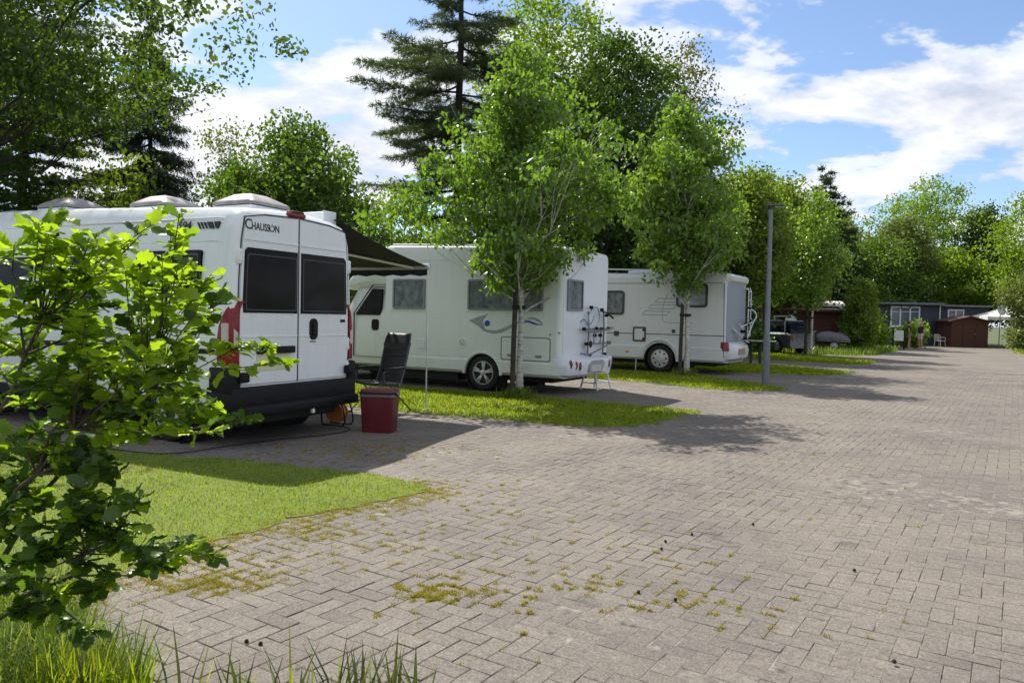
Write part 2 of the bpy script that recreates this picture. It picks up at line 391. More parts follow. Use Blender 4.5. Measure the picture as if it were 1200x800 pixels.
def make_pavers():
    w = 0.105; gap = 0.0030; rg = np.random.default_rng(5)
    c, r = np.meshgrid(np.arange(-170, 70), np.arange(0, int(S_END / w) - 1)); c = c.ravel(); r = r.ravel()
    k = (c - r) % 4
    hor = np.stack([c[k == 0] + 1.0, r[k == 0] + 0.5], 1) * w; ver = np.stack([c[k == 3] + 0.5, r[k == 3] + 1.0], 1) * w
    cen = np.concatenate([hor, ver]); ang = np.concatenate([np.zeros(len(hor)), np.full(len(ver), math.pi / 2)])
    P = cen[:, :1] * RN + cen[:, 1:] * RD
    keep = (P[:, 1] > 2.35) & (np.abs(P[:, 0]) < 0.74 * P[:, 1] + 0.3)
    for p in LAWNS: 
        ctr = np.mean(p, 0); shr = [tuple(ctr + (np.array(a) - ctr) * 0.97) for a in p]
        keep &= ~inside(P, shr)
    P, ang = P[keep], ang[keep]; n = len(P)
    base_ang = -ROAD            # world angle of the road's cross axis
    a = ang + base_ang + rg.normal(0, 0.006, n)
    z = rg.normal(0, 0.0007, n) + 0.003 * np.sin(P[:, 0] * 1.3) * np.cos(P[:, 1] * 0.9); tx, ty = rg.normal(0, 0.0035, n), rg.normal(0, 0.0035, n)
    z = z + np.array([sunk(a_, b_) for a_, b_ in P]); P = P + rg.normal(0, 0.0012, (n, 2))
    hx, hy, ch = w - gap / 2, w / 2 - gap / 2, 0.0026
    prof = np.array([[-hx + ch, -hy + ch, 0], [hx - ch, -hy + ch, 0], [hx - ch, hy - ch, 0], [-hx + ch, hy - ch, 0],
                     [-hx, -hy, -ch], [hx, -hy, -ch], [hx, hy, -ch], [-hx, hy, -ch],
                     [-hx, -hy, -0.04], [hx, -hy, -0.04], [hx, hy, -0.04], [-hx, hy, -0.04]])
    fc = [(0, 1, 2, 3)] + [(4 + i, 4 + (i + 1) % 4, (i + 1) % 4, i) for i in range(4)] + [(8 + i, 8 + (i + 1) % 4, 4 + (i + 1) % 4, 4 + i) for i in range(4)]
    # apparent size = 1/depth^2: the 300 nearest that are in the frame are pieces of their own
    depth = np.hypot(P[:, 0], P[:, 1])
    inview = (P[:, 1] > 3.02 + 0.05 * np.abs(P[:, 0])) & (np.abs(P[:, 0]) < 0.667 * P[:, 1])
    order = np.argsort(np.where(inview, depth, 1e6)); solo = order[:300]; rest = np.setdiff1d(np.arange(n), solo)
    mes = []
    for q in range(6):
        v = prof.copy(); v[:8, :2] += rg.normal(0, 0.0011, (8, 2)); v[:4, 2] += rg.normal(0, 0.0006, 4)
        me = bpy.data.meshes.new('paver'); me.from_pydata([tuple(p) for p in v], [], fc); me.update(); me.materials.append(PAV_O); mes.append(me)
    for i in solo:
        o = bpy.data.objects.new('paver', mes[i % 6]); C.objects.link(o); o.parent = road
        o.location = (P[i, 0], P[i, 1], z[i]); o.rotation_euler = (tx[i], ty[i], a[i])
    def field(idx, vi, faces, name):
        pr = prof[vi]; k = len(pr)
        v = np.repeat(pr[None], len(idx), 0) + np.concatenate([rg.normal(0, 0.001, (len(idx), k, 2)), np.zeros((len(idx), k, 1))], 2)
        ca, sa = np.cos(a[idx])[:, None], np.sin(a[idx])[:, None]
        zz = v[:, :, 2] + z[idx][:, None] + v[:, :, 0] * ty[idx][:, None] + v[:, :, 1] * tx[idx][:, None]
        V = np.stack([v[:, :, 0] * ca - v[:, :, 1] * sa + P[idx, 0][:, None], v[:, :, 0] * sa + v[:, :, 1] * ca + P[idx, 1][:, None], zz], 2).reshape(-1, 3)
        F = (np.array(faces)[None] + (np.arange(len(idx)) * k)[:, None, None]).reshape(-1, 4)
        o = mesh_np(name, V, F, PAV_A, road, np.repeat(rg.random(len(idx)), len(faces))); tag(o, kind='stuff')
    nearm = depth[rest] < 16
    field(rest[nearm], list(range(12)), fc, 'paver_field')
    field(rest[~nearm], [4, 5, 6, 7, 8, 9, 10, 11], [(0, 1, 2, 3)] + [(4 + i, 4 + (i + 1) % 4, (i + 1) % 4, i) for i in range(4)], 'paver_field_far')
make_pavers()

# lawns
def lawn_material():
    m = bpy.data.materials.new('lawn_turf'); m.use_nodes = True; t = m.node_tree; b = t.nodes['Principled BSDF']
    g = N(t, 'ShaderNodeNewGeometry')
    n = N(t, 'ShaderNodeTexNoise', i_Scale=1.2, i_Detail=7.0, i_Roughness=0.65); L(t, g.outputs['Position'], n.inputs['Vector'])
    n2 = N(t, 'ShaderNodeTexNoise', i_Scale=60.0, i_Detail=5.0, i_Roughness=0.75); L(t, g.outputs['Position'], n2.inputs['Vector'])
    r = ramp(t, n.outputs['Fac'], [(0.3, (0.10, 0.15, 0.012)), (0.55, (0.14, 0.19, 0.014)), (0.75, (0.19, 0.19, 0.03))])
    c = mixc(t, 1.0, r.outputs['Color'], ramp(t, n2.outputs['Fac'], [(0.3, 0.45), (0.7, 1.35)]).outputs['Color'], 'MULTIPLY')
    L(t, c, b.inputs['Base Color']); b.inputs['Roughness'].default_value = 0.95
    bp = N(t, 'ShaderNodeBump', i_Strength=0.8, i_Distance=0.02); L(t, n2.outputs['Fac'], bp.inputs['Height']); L(t, bp.outputs[0], b.inputs['Normal'])
    return m
TURF = lawn_material()
for i, p in enumerate(EDGE):
    bm = bmesh.new(); top = [bm.verts.new((x, y, 0.0045)) for x, y in p]; f = bm.faces.new(top)
    ex = bmesh.ops.extrude_face_region(bm, geom=[f])
    for v in [e for e in ex['geom'] if isinstance(e, bmesh.types.BMVert)]: v.co.z = -0.05
    bmesh.ops.triangulate(bm, faces=bm.faces); bmesh.ops.recalc_face_normals(bm, faces=bm.faces)
    me = bpy.data.meshes.new('lawn'); bm.to_mesh(me); bm.free()
    tag(link('lawn', me, TURF), kind='structure')

def sample_poly(poly, n, rg):
    a = np.array(poly); lo, hi = a.min(0), a.max(0); out = np.zeros((0, 2))
    while len(out) < n:
        p = rg.random((n * 2, 2)) * (hi - lo) + lo; out = np.concatenate([out, p[inside(p, poly)]])
    return out[:n]
def blades(P, z0, hgt, wid, lean, rg, curl=0.5):
    """grass: each blade a bent strip of two faces tapering to a point (two quads, last one collapsed)"""
    n = len(P); h = hgt * rg.uniform(0.55, 1.25, n); a = rg.uniform(0, 2 * math.pi, n); d = np.stack([np.cos(a), np.sin(a)], 1)
    s = np.stack([-d[:, 1], d[:, 0]], 1); w = wid * rg.uniform(0.6, 1.3, n); le = lean * rg.uniform(0.2, 1.2, n)
    z0 = np.broadcast_to(z0, (n,))
    def pt(f, hw, k):
        xy = P + d * (h * le * f ** (1 + curl))[:, None] + s * (w * hw * k)[:, None]
        return np.stack([xy[:, 0], xy[:, 1], z0 + h * f * (1 - 0.25 * le * f)], 1)
    V = np.stack([pt(0, 1, -0.5), pt(0, 1, 0.5), pt(0.55, 0.8, 0.5), pt(0.55, 0.8, -0.5), pt(1, 0.12, 0.5), pt(1, 0.12, -0.5)], 1).reshape(-1, 3)
    b = (np.arange(n) * 6)[:, None]
    F = np.concatenate([b + np.array([0, 1, 2, 3]), b + np.array([3, 2, 4, 5])], 1).reshape(-1, 4)
    return V, F, np.repeat(rg.random(n), 2)
G_LAWN = leafmat('grass_blade', [(0.125, 0.185, 0.006), (0.165, 0.23, 0.008), (0.205, 0.265, 0.010), (0.28, 0.28, 0.02)], trans=0.5, gloss=0.012, patch=0.3)
G_DRY = leafmat('grass_dry', [(0.29, 0.24, 0.035), (0.22, 0.225, 0.025), (0.33, 0.225, 0.055), (0.16, 0.19, 0.02)], trans=0.4, gloss=0.0)
G_TALL = leafmat('grass_tall', [(0.07, 0.12, 0.014), (0.11, 0.17, 0.02), (0.16, 0.22, 0.03), (0.22, 0.24, 0.06)], trans=0.45, gloss=0.03)
G_DARK = leafmat('grass_dark', [(0.045, 0.06, 0.022), (0.06, 0.085, 0.018), (0.08, 0.075, 0.03)], trans=0.3, gloss=0.06)
rg = np.random.default_rng(21)
def lawn_grass(i, n, hgt, wid, label, ymax=99, ymin=-9):
    P = sample_poly(EDGE[i], n, rg); ok = (P[:, 1] > max(2.3, ymin)) & (P[:, 1] < ymax) & (np.abs(P[:, 0]) < 0.74 * P[:, 1] + 0.4); P = P[ok]
    V, F, r = blades(P, 0.0, hgt, wid, 0.7, rg)
    tag(mesh_np('grass', V, F, G_LAWN, None, r), label, 'grass', kind='stuff')
lawn_grass(0, 165000, 0.030, 0.0055, 'short mown grass of the lawn in front of the white van')
lawn_grass(1, 36000, 0.05, 0.015, 'mown grass strip around the birch beside the motorhome with the bicycle rack')
lawn_grass(2, 16000, 0.06, 0.025, 'grass strip at the foot of the lamp post')
lawn_grass(3, 12000, 0.07, 0.03, 'grass strip beyond the motorhome with the ladder')
lawn_grass(4, 8000, 0.08, 0.04, 'grass strip around the young birch with a black stake')
P = sample_poly(EDGE[5], 11000, rg); V, F, r = blades(P, 0.0, 0.32, 0.035, 0.5, rg)
tag(mesh_np('grass', V, F, G_TALL, None, r), 'long grass bank in front of the dark red cabin', 'grass', kind='stuff')
P = sample_poly(EDGE[6], 7000, rg); V, F, r = blades(P, 0.0, 0.2, 0.045, 0.5, rg)
tag(mesh_np('grass', V, F, G_LAWN, None, r), 'grass verge beside the brown shed', 'grass', kind='stuff')
# weeds growing out of the joints
def tufts():
    cs = []
    e = np.array(EDGE[0]); e = e[(e[:, 1] > 3.9) & (e[:, 1] < 6.8) & (e[:, 0] > -2.6)]
    for p in e:                                            # ragged dry fringe of the lawn
        for _ in range(8): cs.append((*(p + rg.normal(0, 0.09, 2) + np.abs(rg.normal(0, 0.13)) * np.array([0.75, -0.65])), rg.uniform(0.02, 0.05), rg.integers(20, 55)))
    for x, y, n, s in ((-1.65, 4.35, 34, 0.16), (-1.35, 4.75, 30, 0.22), (-0.55, 4.6, 26, 0.3), (-0.4, 4.05, 26, 0.12), (-0.9, 5.3, 26, 0.3), (0.25, 4.3, 30, 0.5), (0.75, 4.1, 16, 0.35), (1.15, 4.0, 10, 0.3), (-0.2, 5.4, 34, 0.55), (0.6, 5.0, 22, 0.6), (-.7, 4.9, 40, .4), (-.6, 6.0, 26, .4), (-0.25, 6.6, 12, 0.3)):
        n = int(n * .8)
        for _ in range(n): cs.append((*(np.array([x, y]) + rg.normal(0, s, 2) * np.array([1, .8])), rg.uniform(0.010, 0.024), rg.integers(22, 60)))
    for x, y, n, s in ((-1.62, 4.12, 120, .14), (-1.5, 4.3, 50, .2), (-.38, 4.05, 26, .10), (-.25, 4.15, 22, .2), (.5, 4.2, 14, .34), (.95, 4.02, 9, .25), (-1.3, 5.1, 50, .24)):
        for _ in range(n): cs.append((*(np.array([x, y]) + rg.normal(0, s, 2) * np.array([1, .45])), rg.uniform(0.012, 0.03), rg.integers(25, 60)))
    for _ in range(190):
        cs.append((*(np.array([-1.6, 8.4]) + rg.normal(0, 1, 2) * np.array([.6, .55])), rg.uniform(.01, .035), rg.integers(8, 30)))
    for _ in range(120):
        y = rg.uniform(3, 9); cs.append((rg.uniform(-0.2, 0.55) * y, y, rg.uniform(0.008, 0.025), rg.integers(6, 16)))
    for e_, n_ in ((EDGE[1], 5), (EDGE[2], 3)):
        for p in np.array(e_):
            if p[0] > -1.5:
                for _ in range(n_): cs.append((*(p + rg.normal(0, 0.10, 2)), rg.uniform(0.03, 0.08), rg.integers(8, 20)))
    parts = []
    for c in cs:                                       # roots sit in the joints: strung out along one
        p = np.array([c[0], c[1]]); t_, s_ = float(p @ RN), float(p @ RD); w = .105
        u_ = rg.random()
        if u_ < .4: parts.append(p + rg.normal(0, c[2] * .8, (int(c[3]), 2))); continue
        if u_ < .7: t_ = round(t_ / w) * w; ax, ac = RD, RN
        else: s_ = round(s_ / w) * w; ax, ac = RN, RD
        p = RN * t_ + RD * s_; k = int(c[3])
        parts.append(p + rg.normal(0, c[2] * 1.1, (k, 1)) * ax + rg.normal(0, c[2] * .38, (k, 1)) * ac)
    P = np.concatenate(parts)
    P = P[P[:, 1] > 3.0]
    V, F, r = blades(P, -0.006, 0.019, 0.0048, 1.1, rg)
    tag(mesh_np('joint_weeds', V, F, G_DRY, None, r), 'yellowish weeds and moss growing in the paving joints', 'weeds', kind='stuff')
tufts()
# tall grass by the shrub and dark blades at the near edge
P = np.concatenate([sample_poly([(-2.6, 2.5), (-1.5, 2.5), (-1.35, 2.95), (-1.75, 3.25), (-2.25, 3.9), (-3.2, 4.2)], 5200, rg)])
V, F, r = blades(P, 0.0, 0.26, 0.007, 0.9, rg)
tag(mesh_np('tall_grass', V, F, G_TALL, None, r), 'tall uncut grass under the oak shrub at the lawn corner', 'grass', kind='stuff')
P = np.concatenate([np.array([x, 2.72]) + rg.normal(0, 0.025, (n, 2)) for x, n in ((-1.2, 5), (-0.98, 9), (-0.84, 5), (-0.74, 6), (-0.60, 15), (-0.52, 18), (-0.41, 12), (-0.34, 8), (-1.35, 12), (-1.5, 18))])
V, F, r = blades(P, 0.0, 0.30, 0.015, 0.4, rg)
tag(mesh_np('coarse_grass', V, F, G_DARK, None, r), 'coarse dark grass blades standing at the edge of the paving', 'grass', kind='stuff')
P = np.concatenate([np.array([x, 2.74]) + rg.normal(0, 0.03, (n, 2)) for x, n in ((-1.15, 9), (-0.95, 12), (-0.75, 7), (-0.58, 11), (-0.43, 12), (-0.33, 8), (-1.35, 70), (-1.5, 110), (-1.62, 120))])
V, F, r = blades(P, 0.0, 0.27, 0.009, 0.5, rg)
tag(mesh_np('coarse_grass', V, F, G_LAWN, None, r), 'fresh green blades among the coarse dark grass at the paving edge', 'grass', kind='stuff')
# small dark cones dropped on the paving
m = MB()
for px, py in ((1.0, 4.95), (1.06, 5.12), (1.28, 5.3), (0.72, 4.15), (0.9, 4.05), (1.72, 3.35), (2.1, 4.6), (1.8, 5.6), (-1.17, 3.42), (-1.1, 3.4)):
    m.lathe([(0.001, 0), (0.009, 0.004), (0.011, 0.01), (0.006, 0.018), (0.001, 0.02)], 7, Matrix.Translation((px, py, 0)), False)
tag(m.build('cone_litter', mat('cone_dark', (0.02, 0.016, 0.012), 0.9)), 'small dark cones scattered on the paving', 'litter', kind='stuff')
# ------------------------------------------------------------------ vehicles
WHITE = mat('white_lacquer', (0.74, 0.76, 0.77), 0.28, var=0.015, scale=1.2, coat=0.4, dirt=0.14, dirtcol=(0.5, 0.49, 0.45), streak=0.22)
CREAM = mat('cream_gelcoat', (0.71, 0.73, 0.69), 0.36, var=0.02, scale=1.0, coat=0.2, dirt=0.18, dirtcol=(0.50, 0.49, 0.41), streak=0.34)
REARGREY = mat('rear_gelcoat', (0.70, 0.72, 0.76), 0.38, var=0.02, scale=1.0, coat=0.2, dirt=0.12, dirtcol=(0.5, 0.5, 0.48))
SILVERW = mat('silver_white_panel', (0.62, 0.63, 0.62), 0.4, var=0.02, scale=1.0, coat=0.1, dirt=0.18, dirtcol=(0.43, 0.42, 0.38), streak=0.34)
GREYW = mat('grey_rear_panel', (0.24, 0.27, 0.32), 0.42, var=0.03, scale=1.3, dirt=0.15, dirtcol=(0.3, 0.3, 0.3))
BLACKP = mat('black_plastic', (0.009, 0.009, 0.010), 0.6, var=0.1, bump=0.1, bscale=300, spec=0.22)
RUBBER = mat('tyre_rubber', (0.016, 0.016, 0.017), 0.85, var=0.15, scale=20)
ALLOY = mat('alloy_rim', (0.55, 0.56, 0.58), 0.32, metal=0.7, var=0.05)
HUBCAP = mat('silver_hubcap', (0.5, 0.51, 0.52), 0.4, metal=0.35, var=0.05)
TUBE = mat('aluminium_tube', (0.62, 0.63, 0.65), 0.34, metal=0.75, var=0.05)
WTUBE = mat('white_tube', (0.7, 0.72, 0.74), 0.4, var=0.03)
REDL = mat('red_lens', (0.20, 0.004, 0.008), 0.2, var=0.06, scale=20, coat=0.25, spec=0.3)
CLEARL = mat('clear_lens', (0.55, 0.48, 0.46), 0.15, var=0.06, scale=30, coat=0.6)
AMBER = mat('amber_lens', (0.6, 0.2, 0.02), 0.2, coat=0.4)
BLACKGL = glassmat('black_window', (0.003, 0.003, 0.004), 0.0, 0.06, 0.12)
GLASS = glassmat('caravan_window', (0.03, 0.034, 0.038), 0.84, 0.05)
CURTAIN = mat('grey_curtain', (0.36, 0.37, 0.38), 0.9, var=0.3, scale=7)
FOIL = mat('silver_blind', (0.62, 0.63, 0.64), 0.4, metal=0.2, var=0.15, scale=5, bump=0.6, bscale=9)
FRAMEG = mat('grey_window_frame', (0.22, 0.23, 0.24), 0.45, var=0.04)
FRAMEB = mat('black_window_frame', (0.03, 0.03, 0.032), 0.4, var=0.04)
SEAM = mat('seam_rubber', (0.05, 0.05, 0.055), 0.7)
DECAL = mat('black_print', (0.012, 0.012, 0.015), 0.4)
GREYPR = mat('grey_print', (0.30, 0.32, 0.34), 0.4)
BLUEPR = mat('blue_print', (0.02, 0.06, 0.38), 0.35)
UNDER = mat('underbody', (0.02, 0.02, 0.02), 0.9)
SMOKE = mat('smoked_dome', (0.24, 0.22, 0.22), 0.45, var=0.15, scale=5, spec=0.3)
AWN = mat('awning_cloth', (0.028, 0.029, 0.032), 0.85, var=0.08, bump=0.15, bscale=250)

def make_wheel(parent, x, yout, r, style, width=0.22):
    """tyre with a rim; yout = outer face, sign tells the side"""
    s = 1 if yout > 0 else -1
    M = Matrix.Translation((x, yout, r)) @ Matrix.Rotation(-s * math.pi / 2, 4, 'X')      # local +Z points outward
    t = MB(); t.lathe([(r * .62, -.03), (r * .66, -.006), (r * .80, 0.0), (r * .93, -.012), (r * .985, -.035), (r, -.06), (r, -width + .06), (r * .985, -width + .03), (r * .9, -width), (r * .6, -width)], 36, M)
    w = t.build('wheel', RUBBER, parent, 40)
    d = MB(); d.lathe([(0.0005, -.05), (r * .62, -.05), (r * .64, -.03), (r * .655, -.004), (r * .62, -.004), (r * .60, -.03)], 32, M, False)
    if style == 'alloy':
        for k in range(5):
            for o in (-.16, .16):
                a = 2 * math.pi * k / 5 + o * .8 + .3
                R = M @ Matrix.Rotation(a, 4, 'Z'); d.box(r * .12, r * .61, -.016, .016, -.04, -.012, .005, R)
        d.lathe([(r * .17, -.04), (r * .17, -.008), (r * .13, -.002), (0.0005, -.002)], 16, M, False)
        d.build('rim', ALLOY, w, 35)
    else:
        d.lathe([(r * .6, -.02), (r * .52, -.006), (r * .35, -.012), (r * .22, .0), (r * .2, .008), (0.0005, .01)], 32, M, False)
        d.build('rim', HUBCAP, w, 35)
        for k in range(8):
            a = 2 * math.pi * k / 8; R = M @ Matrix.Rotation(a, 4, 'Z'); h = MB(); h.box(r * .40, r * .53, -.024, .024, -.011, -.001, .006, R); h.build('rim_slot', BLACKP, w)
    dk = MB(); dk.lathe([(0.0005, -.055), (r * .61, -.055)], 24, M, False); dk.build('brake_disc', UNDER, w)
    return w
def arch_cutter(x, y, r, depth, z=None):
    m = MB(); m.lathe([(r, -depth), (r, depth)], 32, Matrix.Translation((x, y, z or r * .88)) @ Matrix.Rotation(math.pi / 2, 4, 'X'))
    return m.build('cutter', UNDER)
def well(parent, x, y, r, z, s):
    """dark wheel housing behind the opening"""
    M = Matrix.Translation((x, y, z)) @ Matrix.Rotation(-s * math.pi / 2, 4, 'X')
    m = MB(); m.lathe([(r - .004, -.012), (r - .004, -.37), (0.0005, -.372)], 28, M, False); m.build('wheel_housing', UNDER, parent)
def window_side(parent, x0, x1, z0, z1, y, fr, r=.05, curtain=CURTAIN, glass=GLASS, fw=.035, axis='y', s=-1):
    """framed caravan window standing off a side wall; curtain behind the pane"""
    ot, inn = rrect(x0, x1, z0, z1, r), rrect(x0 + fw, x1 - fw, z0 + fw, z1 - fw, max(.012, r - fw * .6))
    f = MB(); f.ring(ot, inn, y - s * .004, y + s * .035, axis); w = f.build('window', fr, parent, 40)
    p = MB(); p.prism(inn, y + s * .021, y + s * .027, axis); p.build('pane', glass, w)
    # curtain: folds as real waves
    n = 40; vs, fs = [], []
    for i in range(n + 1):
        u = x0 + fw + (x1 - x0 - 2 * fw) * i / n; dd = .006 + .004 * math.sin(i * 1.7) + .002 * math.sin(i * .6)
        for z in (z0 + fw, z1 - fw):
            vs.append((u, y + s * dd, z) if axis == 'y' else (y + s * dd, u, z))
    for i in range(n): fs.append((2 * i, 2 * i + 1, 2 * i + 3, 2 * i + 2))
    c = MB(); c.add(vs, fs); c.build('curtain', curtain, w, 60)
    return w
def ring_from(half, x, ys=1.0, zf=None):
    """closed ring from a half profile (y,z) bottom to top"""
    z = zf or (lambda a: a)
    return [(x, -y * ys, z(q)) for y, q in half] + [(x, y * ys, z(q)) for y, q in reversed(half)]

# ---- white panel van -------------------------------------------------
def build_van():
    T = empty('camper_van', (-2.535, 9.063, 0), rad(-27), 'white high-roof camper van with black bumper, its dark awning drawn out', 'camper van')
    half = [(.80, .34), (.97, .40), (1.012, .60), (1.025, 1.0), (1.018, 1.35), (.995, 1.75), (.965, 2.15), (.94, 2.40), (.905, 2.52), (.83, 2.60), (.66, 2.64), (.34, 2.665), (.1, 2.67)]
    sec = []
    for x, ys, k, rise in ((0, .955, .962, 0), (-.035, .98, .982, 0), (-.10, .997, .995, 0), (-.22, 1, 1, 0), (-1.2, 1, 1, .045), (-2.6, 1, 1, .10), (-4.6, 1, 1, .15), (-4.85, .985, .985, .1), (-5.1, .96, .88, 0), (-5.5, .93, .47, 0), (-5.95, .88, .35, 0), (-6.15, .8, .24, 0)):
        sec.append(ring_from(half, x, ys, lambda z, k=k, rise=rise: .34 + (z - .34) * k + rise * max(0, (z - 1.2) / 1.47)))
    b = loft(sec).build('body', WHITE, T, 32)
    cut(b, [arch_cutter(-1.0, -1.1, .40, .42, .34), arch_cutter(-1.0, 1.1, .40, .42, .34), arch_cutter(-5.05, -1.1, .40, .42, .34), arch_cutter(-5.05, 1.1, .40, .42, .34)])
    for x in (-1.0, -5.05):
        for s in (-1, 1):
            make_wheel(T, x, s * .985, .34, 'hub'); well(T, x, s * 1.0, .40, .34, s)
    u = MB(); u.box(-5.7, -.1, -.82, .82, .22, .40, .02); u.build('underbody', UNDER, T)
    # rear doors: two leaves, each with a window, a pressed lower panel and a swage line
    def leaf(s):
        o = [(s * .012, .685), (s * .88, .685), (s * .905, 1.0), (s * .90, 1.45), (s * .885, 1.9), (s * .862, 2.25), (s * .825, 2.50), (s * .55, 2.55), (s * .012, 2.575)]
        d = MB(); d.prism(o, -.02, .016, 'x', .008); D = d.build('rear_door', WHITE, T, 30)
        w = MB(); w.prism([(s * .03, 1.475), (s * .855, 1.475), (s * .862, 1.6), (s * .838, 2.15), (s * .80, 2.185), (s * .03, 2.185)], .014, .027, 'x', .006); g = w.build('window', BLACKGL, D, 30)
        i_ = MB(); ot = [(s * .055, 1.5), (s * .825, 1.5), (s * .832, 1.62), (s * .81, 2.10), (s * .79, 2.12), (s * .055, 2.12)]
        c = (s * .44, 1.82); inn = [(c[0] + (p[0] - c[0]) * .965, c[1] + (p[1] - c[1]) * .955) for p in ot]
        i_.ring(ot, inn, .026, .0295, 'x'); i_.build('window_frame', FRAMEB, g)
        q = MB(); q.box(.014, .026, min(s * .02, s * .84), max(s * .02, s * .84), 2.262, 2.285, .004); q.build('swage', WHITE, D)
        q = MB(); q.box(.014, .022, min(s * .02, s * .88), max(s * .02, s * .88), 1.20, 1.225, .004); q.build('swage', WHITE, D)
        for hz in (2.08, 1.10, .80):
            h = MB(); h.box(-.06, .03, s * .905 - .035, s * .905 + .035, hz - .085, hz + .085, .02)
            for dz in (-.045, .045): h.lathe([(.012, 0), (.012, .008), (.0005, .009)], 8, Matrix.Translation((.03, s * .905, hz + dz)) @ Matrix.Rotation(math.pi / 2, 4, 'Y'), False)
            h.build('hinge', WHITE, D, 40)
        return D
    dl, dr = leaf(-1), leaf(1)
    s_ = MB(); s_.box(-.01, .008, -.013, .013, .68, 2.575); s_.build('door_seam', SEAM, T)
    for s in (-1, 1):
        o = MB(); pts = [(.004, s * .015, 2.590), (.004, s * .55, 2.566), (.002, s * .832, 2.515), (.0, s * .876, 2.26), (0, s * .902, 1.9), (0, s * .918, 1.45), (0, s * .92, .68)]
        o.tube(pts, .009, 6); o.build('door_seal', SEAM, T)
    h = MB(); h.prism(rrect(.185, .33, 1.165, 1.42, .06), .014, .032, 'x', .01); H = h.build('door_handle', BLACKP, dr, 30)
    h = MB(); h.box(.03, .05, .225, .29, 1.22, 1.38, .012); h.build('grip', BLACKP, H)
    h = MB(); h.box(.014, .02, .20, .30, 1.135, 1.148, .002); h.build('lock_slot', BLACKP, dr)
    h = MB(); h.box(.014, .022, .75, .84, 1.375, 1.41, .003); h.build('badge', BLACKP, dr)
    h = MB(); h.box(.012, .055, -.66, -.08, 1.02, 1.10, .012); h.build('plate_lamp', BLACKP, dl)
    h = MB(); h.prism(rrect(-.66, -.14, .83, 1.02, .015), .012, .022, 'x', .003); h.build('number_plate', mat('plate_white', (0.62, 0.6, 0.42), .5), dl)
    # high brake lamp
    h = MB(); h.box(-.05, .025, -.17, .10, 2.595, 2.645, .014); h.build('brake_lamp', REDL, T, 40)
    h = MB(); h.box(-.10, .0, -.10, .10, 2.64, 2.672, .014); h.build('camera_pod', BLACKP, T, 40)
    # tail lights wrap the corners
    for s in (-1, 1):
        rings = []
        for z, xb, iy in ((.905, -.145, .0), (.93, -.16, 0), (1.18, -.165, 0), (1.32, -.148, -.004), (1.43, -.115, -.014), (1.51, -.075, -.034), (1.565, -.04, -.06), (1.60, -.012, -.095)):
            yo = 1.046 + iy - max(0, (z - 1.2)) * .02
            rings.append([(xb, s * (yo - .03), z), (xb, s * yo, z), (-.05, s * (yo - .006), z), (.012, s * (yo - .045), z), (.03, s * (yo - .10), z), (.03, s * .915, z), (-.01, s * .915, z)])
        t = loft(rings).build('tail_light', REDL, T, 40)
        c = MB(); c.prism([(s * .935, 1.10), (s * .992, 1.10), (s * .992, 1.30), (s * .935, 1.26)], .026, .034, 'x', .002); c.build('reversing_lens', CLEARL, t)
        c = MB(); c.prism(rrect(-.10, -.02, 1.13, 1.36, .012), s * 1.020, s * 1.050, 'y', .003); c.build('side_lens', CLEARL, t)
    # bumper, step and corner cladding
    m = MB(); m.box(-.35, .06, -1.032, 1.032, .40, .665, .03); B = m.build('bumper', BLACKP, T, 40)
    m = MB(); m.box(-.2, .15, -.93, .99, .345, .465, .03); m.build('bumper_step', BLACKP, B, 40)
    for s in (-1, 1):
        m = MB(); m.box(-.30, .045, min(s * .90, s * 1.04), max(s * .90, s * 1.04), .60, .885, .025); m.build('bumper_corner', BLACKP, B, 40)
        m = MB(); m.box(.02, .10, s * .88 - .06, s * .88 + .06, .72, .83, .02); m.build('door_stop', BLACKP, B, 40)
    m = MB(); m.tube([(.02, .25, .36), (.03, .25, .28)], .03, 8); m.build('exhaust_tip', TUBE, T)
    for s in (-1, 1):
        m = MB(); m.box(-4.55, -1.45, min(s * 1.0, s * 1.045), max(s * 1.0, s * 1.045), .36, .50, .015); m.build('sill', BLACKP, T)
        m = MB(); m.box(-4.5, -.22, min(s * 1.015, s * 1.036), max(s * 1.015, s * 1.036), 1.02, 1.075, .008); m.build('rub_strip', BLACKP if s < 0 else BLACKP, T)
    # side windows: black acrylic, near side
    for x0, x1, z0, z1 in ((-1.52, -.47, 1.615, 2.15), (-2.95, -2.1, 1.60, 2.15), (-4.45, -3.5, 1.585, 2.12)):
        ya = -1.018 + (z0 - 1.35) * .055 - .01
        def yy(z): return -1.030 + max(0, z - 1.35) * .065
        w = MB(); pl = rrect(x0, x1, z0, z1, .03)
        n = len(pl); vs = [(p[0], yy(p[1]) + .03, p[1]) for p in pl] + [(p[0], yy(p[1]) - .018, p[1]) for p in pl]
        w.add(vs, [(k, (k + 1) % n, n + (k + 1) % n, n + k) for k in range(n)] + [tuple(range(n - 1, -1, -1)), tuple(range(n, 2 * n))]); g = w.build('window', BLACKGL, T)
        i_ = MB(); pi = rrect(x0 + .05, x1 - .05, z0 + .05, z1 - .06, .02)
        po = rrect(x0 + .03, x1 - .03, z0 + .03, z1 - .035, .025)
        vs = [(p[0], yy(p[1]) - .023, p[1]) for p in po] + [(p[0], yy(p[1]) - .023, p[1]) for p in pi]
        i_.add(vs, [(k, (k + 1) % n, n + (k + 1) % n, n + k) for k in range(n)]); i_.build('window_frame', FRAMEB, g)
    # pressed panel lines on the side
    for z, x0, x1 in ((2.245, -4.2, -.2), (2.50, -4.2, -.2)):
        m = MB(); yq = -(1.018 - (z - 1.35) * .072)
        m.tube([(x0, yq, z), (-.28, yq, z), (x1, yq + .004, z - .01)], .008, 6); m.build('panel_rib', WHITE, T)
